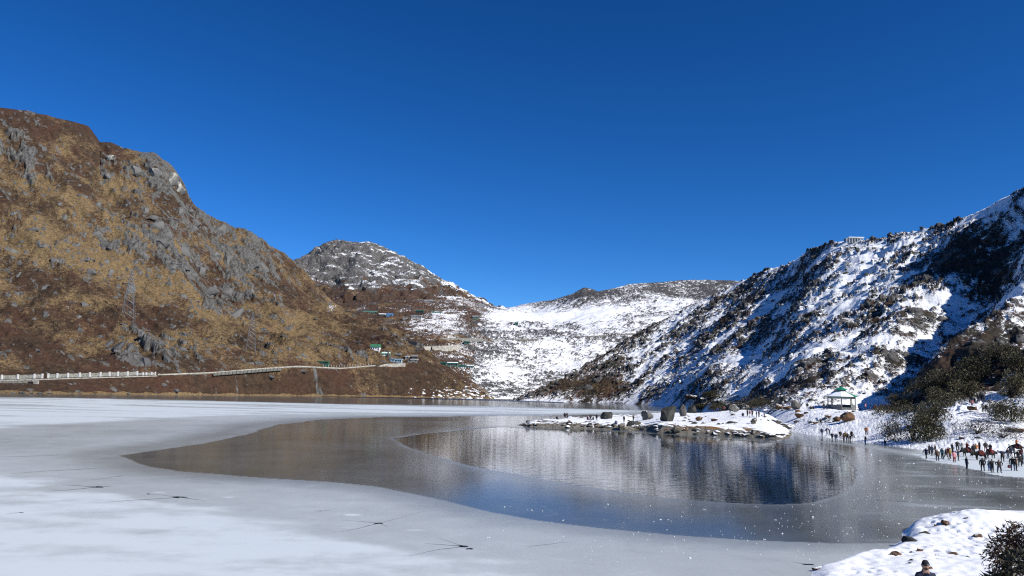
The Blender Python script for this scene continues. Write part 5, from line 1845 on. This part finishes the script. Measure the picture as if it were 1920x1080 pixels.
CROWNS = [crown_mesh('crown', 40 + i, 4200, .030, 13 + i, .60 + .06 * i) for i in range(4)]
SPARSE = [crown_mesh('crown', 60 + i, 1300, .030, 12, .6) for i in range(2)]
STEMS = [stems_mesh('trunk', 80 + i) for i in range(3)]
for c in CROWNS:
    c.materials.append(M_LEAF)
for c in SPARSE:
    c.materials.append(M_LEAF2)
for c in STEMS:
    c.materials.append(M_TWIG)
SHRUBS = [  # px, foot py, width px, height px, sparse, label
    (1712, 828, 96, 62, 0, 'largest dark olive shrub on the snow left of the crowd'),
    (1668, 818, 52, 42, 1, 'thin greyish shrub at the left side of the largest shrub'),
    (1745, 800, 60, 50, 0, 'dark shrub joined to the upper right of the largest shrub'),
    (1832, 812, 80, 32, 1, 'sparse flat shrub in the snow right above the crowd'),
    (1880, 822, 80, 28, 1, 'sparse low shrub above the right part of the crowd'),
    (1772, 762, 78, 40, 0, 'olive shrub beside the seated figure on the slope'),
    (1812, 745, 60, 34, 0, 'olive shrub in the middle of the slope under the cyan figure'),
    (1790, 728, 90, 34, 0, 'wide olive shrub on the crest of the near spur'),
    (1842, 705, 70, 34, 0, 'olive shrub higher on the spur crest'),
    (1745, 735, 50, 24, 0, 'rounded olive shrub low on the spur crest near the shadow'),
    (1690, 765, 40, 18, 0, 'small round olive shrub by the path right of the pavilion'),
    (1676, 757, 30, 14, 0, 'tiny olive shrub behind the path walkers'),
    (1900, 740, 60, 44, 0, 'olive shrub right of the three figures on the upper slope'),
    (1898, 790, 70, 44, 0, 'dark olive shrub at the right edge above the sparse shrubs'),
    (1868, 775, 50, 28, 1, 'sparse grey shrub behind the two walkers on the slope'),
    (1900, 695, 60, 34, 0, 'dark olive shrub at the right edge below the lit snow'),
    (1880, 668, 60, 26, 0, 'brownish shrub below the lit snow patch on the spur'),
    (1350, 770, 50, 15, 0, 'low dark olive scrub strip at the foot of the slope'),
    (1312, 768, 30, 14, 0, 'small dark scrub left of the low olive strip'),
    (1430, 762, 44, 13, 0, 'low scrub behind the beach people at the slope foot'),
    (1340, 745, 40, 12, 0, 'dark scrub on the lower slope above the beach'),
    (1822, 690, 46, 22, 0, 'dull shrub at the top of the shrub belt on the spur'),
]
for i, (px, py, w, h, sp, lab) in enumerate(SHRUBS):
    p = any_spot(px, py, ('right',))
    k_ = p.y / FPX
    root = empty('shrub', p, rnd.uniform(0, 6.28))
    root.scale = (w * k_ * .66, w * k_ * .55, h * k_ / .85)
    tag(root, lab, 'shrub', 'shrubs on the right-hand slope')
    link('crown', (SPARSE[i % 2] if sp else CROWNS[i % 4]), None, root)
    link('trunk', STEMS[i % 3], None, root)

# the rhododendron by the camera and the russet bush behind it
M_RHODO = leaf_mat('rhododendron_leaf', (.012, .014, .008), (.032, .033, .014), (.085, .070, .038))
M_RUSSET = leaf_mat('russet_leaf', (.040, .020, .012), (.085, .042, .022), (.11, .07, .03))
for (px, d, w, h, n, lf, mt, seed, lab) in ((1952, 23.0, 1.6, 3.3, 8500, .040, M_RHODO, 301, 'dark long-leaved rhododendron bush in the lower right corner'),
                                            (1955, 33.0, 2.4, 4.6, 6000, .026, M_RUSSET, 302, 'russet brown bush behind the rhododendron at the right edge'),
                                            (1885, 19.5, .8, 1.3, 3500, .036, M_RHODO, 303, 'low rhododendron sprig bush at the bottom edge')):
    r_ = ray(float(px), 1000.0)
    x = f32(r_[0] * d)
    root = empty('rhododendron', (x, d, bank_z(x, d) - .1), seed)
    tag(root, lab, 'bush')
    cm = crown_mesh('crown', seed, n, lf, 22, h / w, .35, 4.2, .7)
    cm.materials.append(mt)
    link('crown', cm, None, root)
    st = stems_mesh('trunk', seed, 16, h / w, .02)
    st.materials.append(M_TWIG)
    link('trunk', st, None, root)
    root.scale = (w, w, w)

# low brush covering the near spur between the single shrubs
P_, PX_, PY_ = HILLS['right']
g2 = np.random.default_rng(9)
mask = (((PX_ > 1640) & (PX_ < 1960) & (PY_ > 640) & (PY_ < 790) & (PY_ < 1130 - .20 * PX_ + 0)) & (PY_ > 640 + (1900 - PX_) * .36)) | ((PX_ > 1290) & (PX_ < 1470) & (PY_ > 744) & (PY_ < 768))
cl = fbm(P_[..., 0] / 7 + 3, P_[..., 1] / 7, 3)
for (cx, cy, rx, ry) in ((1860, 730, 26, 36), (1845, 765, 45, 14), (1905, 630, 40, 18), (1745, 752, 30, 10)):
    cl = cl - 1.2 * np.exp(-((PX_ - cx) / rx) ** 2 - ((PY_ - cy) / ry) ** 2)
rr_, cc_ = np.nonzero(mask & (cl > .02))
pick = g2.integers(0, len(rr_), 30000)
base_p = P_[rr_[pick], cc_[pick]] + np.stack([g2.normal(0, .5, 30000), g2.normal(0, .5, 30000), np.abs(g2.normal(0, .55, 30000)) * np.clip(cl[rr_[pick], cc_[pick]] * 4, .3, 1.6)], -1)
ax = g2.normal(0, 1, (30000, 3)) + np.array([0, 0, .7])
ax /= np.linalg.norm(ax, axis=1, keepdims=True)
sd_ = np.cross(ax, g2.normal(0, 1, (30000, 3)))
sd_ /= np.linalg.norm(sd_, axis=1, keepdims=True)
ln = g2.uniform(.14, .34, (30000, 1))
Vq = np.stack([base_p, base_p + ax * ln + sd_ * ln * .35, base_p + ax * ln * 2, base_p + ax * ln - sd_ * ln * .35], 1).reshape(-1, 3)
me = bpy.data.meshes.new('brush')
me.vertices.add(len(Vq))
me.vertices.foreach_set('co', Vq.reshape(-1).astype(np.float32))
me.loops.add(len(Vq))
me.loops.foreach_set('vertex_index', np.arange(len(Vq), dtype=np.int32))
me.polygons.add(30000)
me.polygons.foreach_set('loop_start', (np.arange(30000) * 4).astype(np.int32))
me.update(calc_edges=True)
tag(link('brush', me, leaf_mat('brush_leaves', (.030, .028, .015), (.080, .068, .034), (.12, .092, .05))), 'low olive brown brush covering the near spur on the right', 'brush', kind='stuff')
